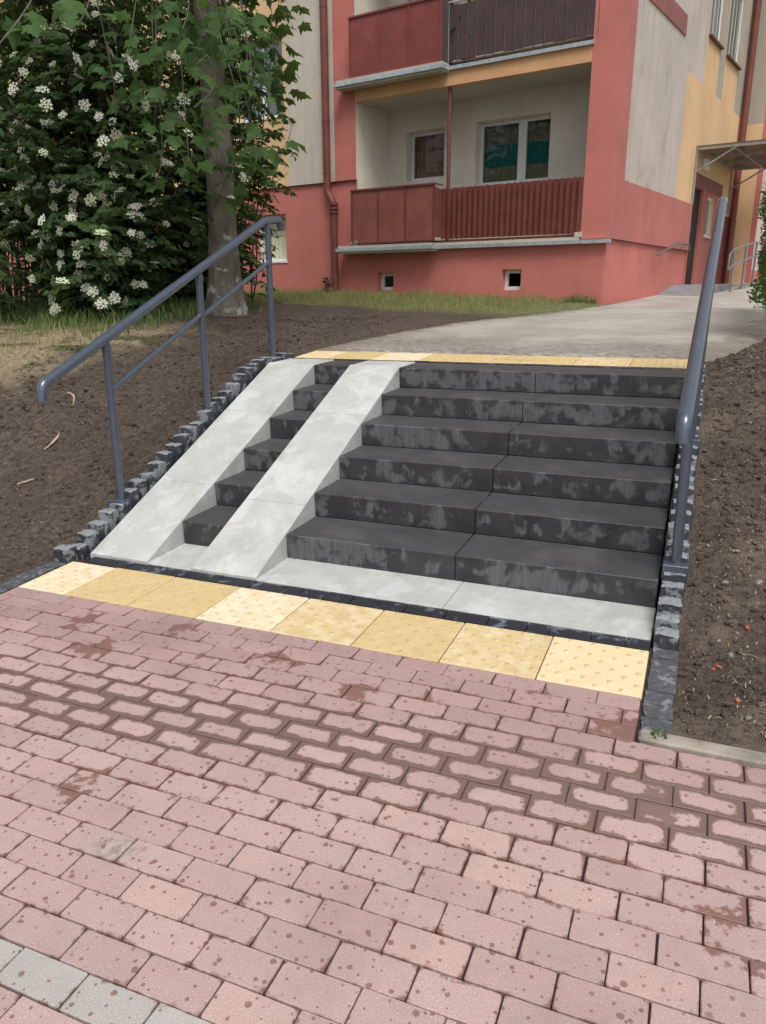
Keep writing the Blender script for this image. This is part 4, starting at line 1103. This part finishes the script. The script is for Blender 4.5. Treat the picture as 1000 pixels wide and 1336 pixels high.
shrub('flowering_shrub', (-6.15, 4.35, gz(-6.15, 4.35)), 'white-flowering shrub with branches hanging to the grass beside the maple trunk', 90, 4.4, 1.2, 17, .7, G, tw_t=.05, hmin=.16, maxf=250, dens=1.25)
shrub('flowering_shrub', (-7.9, 4.3, gz(-7.9, 4.3)), 'tall dark flowering shrub with bare lower stems at the edge of dry grass', 60, 4.6, 1.25, 17, .7, G, tw_t=.28, hmin=.45, maxf=230, dens=1.25)
shrub('leafy_shrub', (-5.95, 6.2, gz(-5.95, 6.2)), 'slender glossy-leaved shrub growing behind the maple trunk against the red wall', 30, 5.2, .42, 17, .10, None, lean=(.25, .1), tw_t=.03, hmin=.3, Lf=.095, maxf=16, dens=1.5, tws=.7)
shrub('leafy_shrub', (-6.6, 6.4, gz(-6.6, 6.4)), 'dense dark shrub between the flowering shrubs and the house wall', 70, 5.2, 1.2, 16, .15, None, tw_t=.04, hmin=.25, maxf=25)
shrub('leafy_shrub', (-8.6, 6.2, gz(-8.6, 6.2)), 'dark shrub behind the tall flowering shrub at the house wall', 70, 5.2, 1.4, 16, .15, None, tw_t=.04, hmin=.25, maxf=15)
shrub('low_shrub', (-7.2, 3.35, gz(-7.2, 3.35)), 'low green sapling under the tall flowering shrub', 14, 1.0, .5, 8, 0, None, tw_t=.2, hmin=.5, Lf=.09)

# hedge by the path ---------------------------------------------------------------
hz_ = H(1.5, 7, False); hd = empty('hedge', (1.34, 6.55, hz_ - .05)); tag(hd, 'clipped small-leaved green hedge at the right edge of the concrete path', 'hedge')
lf = MB(); stm = MB()
for i in range(13000):
    x, y, z = rv.uniform(-.85, 1.2), rv.uniform(-1.6, 2.2), rv.random() ** .8 * 1.25
    w_ = (1 + .18 * noise.noise(Vector((y * 2, z * 2.5, 1)))) ; 
    if rv.random() < .6: x = -.85 * w_ + abs(rv.gauss(0, .10)) + (.1 if z < .15 else 0) + .06 * (y + 1.6)
    elif rv.random() < .4: y = -1.6 + abs(rv.gauss(0, .1))
    else: z = 1.25 - abs(rv.gauss(0, .08)) + .05 * noise.noise(Vector((x * 3, y * 3, 0)))
    ovate(lf, frame((rv.gauss(0, 1) - .5, rv.gauss(0, 1) - .3, rv.gauss(0, .6) + .3), (rv.gauss(0, .6) - .5, rv.gauss(0, .6) - .4, .8)), Vector((x, y, z + .06)), rv.uniform(.028, .05), .024)
for i in range(40):
    x, y = rv.uniform(-.6, 1.0), rv.uniform(-1.4, 2.0); stm.tube([(x, y, 0), (x + rv.gauss(0, .1), y + rv.gauss(0, .1), .6), (x + rv.gauss(0, .2), y + rv.gauss(0, .2), 1.15)], .01, 5, r2=.004)
tag(lf.build('foliage', M['hedge_leaf'], hd), kind='stuff'); stm.build('stems', M['stem'], hd)

# grass ------------------------------------------------------------------------------
def blade(mb, x, y, z, h, w_, bend=.5):
    a = rv.uniform(0, 2 * pi); b = rv.uniform(0, 2 * pi); dx, dy = cos(a) * w_, sin(a) * w_; bx, by = cos(b) * h * bend * rv.random(), sin(b) * h * bend * rv.random()
    mb.add([(x - dx, y - dy, z - .01), (x + dx, y + dy, z - .01), (x + dx * .6 + bx * .35, y + dy * .6 + by * .35, z + h * .6), (x - dx * .6 + bx * .35, y - dy * .6 + by * .35, z + h * .6), (x + bx, y + by, z + h)], [(0, 1, 2, 3), (3, 2, 4)])
gl, gd, gg = MB(), MB(), MB()
k = 0
while k < 15000:
    u, w_ = rv.uniform(-9.5, -.35), -rv.random() ** 1.2 * 3.4 - .06
    p = BW(u, w_, 0); x, y = p.x, p.y
    if x > pathL(y) - .25 and u > -1.2: 
        if w_ < -.5: continue
    elif x > pathL(y) - .5: continue
    ed_ = y - .18 * (x + 4) + .9 * noise.noise(Vector((x * 1.2, y * 1.2, 0)))
    if ed_ < 7.2 + rv.gauss(0, .2): continue
    z = H(x, y) if y < 13 else H(x, y, False)
    cl = noise.noise(Vector((x * 2.3, y * 2.3, 4)))
    h = rv.uniform(.03, .085) * (1.3 + 1.1 * cl) * (1.35 if w_ > -.5 else 1); blade(gl if rv.random() < .55 + .4 * cl else gd, x, y, z, max(.02, h), .005); k += 1
k = 0
while k < 9000:
    x, y = rv.uniform(-9.2, -4.9), rv.uniform(1.2, 5.6); s1 = -.62 * x + .22 * y
    if s1 < 3.45 + rv.gauss(0, .22): continue
    z = H(x, y); tall = sstep(2.6, 3.6, y + .35 * noise.noise(Vector((x * 1.5, y * 1.5, 2)))) 
    if rv.random() < tall: blade(gg if rv.random() < .8 else gl, x, y, z, rv.uniform(.05, .19), .006, .9)
    else: blade(gd, x, y, z, rv.uniform(.015, .05), .004, 1.4)
    k += 1
tag(gl.build('lawn_grass', M['grass_lawn']), 'thin sunburnt lawn along the foot of the red wall', 'grass', kind='stuff')
tag(gd.build('dry_grass', M['grass_dry']), 'dry yellow grass on the shoulder of the left bank', 'grass', kind='stuff')
tag(gg.build('tall_grass', M['grass_green']), 'longer green grass under the flowering shrubs', 'grass', kind='stuff')

# small plants ---------------------------------------------------------------------
def weed(x, y, z, r, n, lab, h=.1):
    root = empty('weed', (x, y, z)); tag(root, lab, 'weed'); mb = MB()
    for i in range(n):
        a = rv.uniform(0, 2 * pi); q = r * sqrt(rv.random()); ovate(mb, frame((cos(a), sin(a), rv.uniform(.1, 1)), (rv.gauss(0, .5), rv.gauss(0, .5), 1)), Vector((q * cos(a), q * sin(a), h * rv.random() ** 2)), rv.uniform(.4, 1) * max(.018, h * .55), .018 + .1 * h)
    if h > .1:
        mb = MB()
        for i in range(260): a = rv.uniform(0, 2 * pi); q = r * sqrt(rv.random()); blade(mb, q * cos(a), .6 * q * sin(a), 0, rv.uniform(.3, 1) * h * (1.1 - q / r * .6), .006, .9)
    mb.build('leaves', M['hedge_leaf'] if h < .05 else M['grass_green'], root)
    s = MB(); 
    for i in range(6): a = i * 1.05; s.tube([(0, 0, -.01), (r * .5 * cos(a), r * .5 * sin(a), h * .5)], .002, 4)
    s.build('stems', M['grass_green'], root)
p = BW(-.36, -.12, 0); weed(p.x, p.y, H(p.x, p.y), .30, 130, 'bushy green weed at the foot of the red house corner', .2)
p = T(.075, -.262, .018); weed(p.x, p.y, p.z, .022, 12, 'tiny bright green weed sprouting on the concrete kerb', .014)
weed(.86, 9.0, zup(9.0) + .002, .22, 90, 'flat tuft of weeds growing in the concrete path near the hedge', .05)

# odds and ends about the house
p = BW(-4.6, -.17, 2.215); root = MB()
for q in range(5): clod(root, (rv.gauss(0, .05), rv.gauss(0, .02), .03 + .02 * q), rv.uniform(.035, .055), .8)
o = root.build('crumpled_rag', M['kerb_concrete']); o.location = p; tag(o, 'crumpled grey rag lying on the lower balcony ledge beside the panels', 'rag')
pp = empty('potted_plant', BW(-2.62, .22, 5.0)); tag(pp, 'leafy pot plant standing behind the dark boards of the upper balcony', 'plant')
mb = MB(); mb.tube([(0, 0, 0), (0, 0, .12), (0, 0, .25)], [.10, .12, .14], 12); mb.build('pot', M['terracotta'], pp)
mb = MB()
for i in range(160):
    a = rv.uniform(0, 6.3); e = rv.random(); ovate(mb, frame((cos(a), sin(a), rv.gauss(.2, .5)), (0, 0, 1)), Vector((.26 * e * cos(a), .2 * e * sin(a), .3 + .75 * rv.random())), .10, .05)
mb.build('leaves', M['shrub_leaf'], pp)
dk = empty('drying_rack', BW(-1.9, .35, 5.0), (0, 0, -.2115)); tag(dk, 'white wire drying rack behind the dark boards of the upper balcony', 'rack')
for i in range(7):
    mb = MB(); mb.tube([(-.42, .05 * i, 1.0), (.42, .05 * i, 1.0)], .004, 5); mb.build('wire', M['pvc_white'], dk)
for sx in (-.42, .42):
    mb = MB(); mb.tube([(sx, 0, 0), (sx, .15, .6), (sx, .30, 1.0)], .009, 6); mb.build('leg', M['pvc_white'], dk); mb = MB(); mb.tube([(sx, .3, 0), (sx, .15, .6), (sx, 0, 1.0)], .009, 6); mb.build('leg', M['pvc_white'], dk)
p = BW(-5.32, -.16, 0); p.z = H(p.x, p.y); dw = empty('dead_plant', p); tag(dw, 'dried brown plant standing at the foot of the red drainpipe', 'plant'); mb = MB()
for i in range(90):
    a = rv.uniform(0, 6.3); q = .1 * rv.random(); ovate(mb, frame((cos(a), sin(a), rv.uniform(.2, 1)), (rv.gauss(0, .5), 0, 1)), Vector((q * cos(a), q * sin(a), .28 * rv.random())), .06, .03)
mb.build('leaves', M['stem'], dw); mb = MB()
for i in range(7): a = i * .9; mb.tube([(0, 0, -.02), (.07 * cos(a), .07 * sin(a), .3)], .004, 4)
mb.build('stems', M['stem'], dw)

# shards, pebbles and stalks on the soil ------------------------------------------------
def soil_item(x, y): return Vector((x, y, H(x, y)))
def at_soil(px, py):
    d = cf + cr * (px - 500) / 995.27 - cu * (py - 668) / 995.27; t = 1.5
    while t < 14:
        p = CAM + d * t
        if p.z < H(p.x, p.y): return p
        t += .01
    return p
shards = [(.262, .33, .016), (.245, .30, .010), (.37, .60, .018), (.52, 1.55, .022), (.32, .02, .012)]
for i, (x, y, r) in enumerate(shards):
    mb = MB(); z = H(x, y) + .004; a = rv.uniform(0, 6); n = 5; top = [(r * rv.uniform(.6, 1.2) * cos(a + 2 * pi * q / n), .55 * r * rv.uniform(.6, 1.2) * sin(a + 2 * pi * q / n)) for q in range(n)]
    mb.prism(top, 2, -.004, .005); o = mb.build('brick_shard', M['terracotta']); fixnormals(o.data); o.location = (x, y, z + .004); o.rotation_euler = (rv.gauss(0, .2), rv.gauss(0, .2), rv.uniform(0, 6))
    tag(o, 'small orange brick shard lying on the bare soil right of the steps', 'brick shard', 'orange shards on the right soil')
for i in range(26):
    x, y = rv.uniform(.17, .75), rv.uniform(-.12, 2.4); r = rv.uniform(.008, .019); mb = MB(); clod(mb, (0, 0, 0), r, .75); o = mb.build('pebble', M['pebble']); o.location = (x, y, H(x, y) + r * .35)
    tag(o, 'grey pebble lying on the bare soil right of the steps', 'pebble', 'pebbles on the right soil')
for i, (x, y, L, a, k) in enumerate([(-4.02, 1.12, .17, .9, .8), (-4.35, 1.72, .22, -.1, -.6), (-3.95, .80, .10, .2, .6)]):
    mb = MB(); pts = []
    for q in range(9):
        t = q / 8; px_, py_ = x + L * t * cos(a + k * t), y + L * t * sin(a + k * t); pts.append(Vector((px_, py_, H(px_, py_) + .008 + .012 * sin(pi * t))))
    vs = []
    for q, p_ in enumerate(pts):
        w_ = .0075 * sin(pi * (.12 + .8 * q / 8)); nn = Vector((-sin(a + k * q / 8), cos(a + k * q / 8), .6)) * w_
        vs += [p_ - nn - pts[0], p_ - pts[0] + Vector((0, 0, .006)), p_ + nn - pts[0]]
    mb.add(vs, [(3 * q + j, 3 * q + j + 1, 3 * q + 4 + j, 3 * q + 3 + j) for q in range(8) for j in (0, 1)], 0, True)
    o = mb.build('dry_stalk', M['straw']); o.location = pts[0]
    tag(o, ('long pale dry stalk lying on the soil bank left of the handrail', 'hooked pale dry stalk on the soil just below the end of the left handrail', 'shortest straight dry stalk on the soil bank left of the handrail')[i], 'dry stalk', 'dry stalks on the left bank')
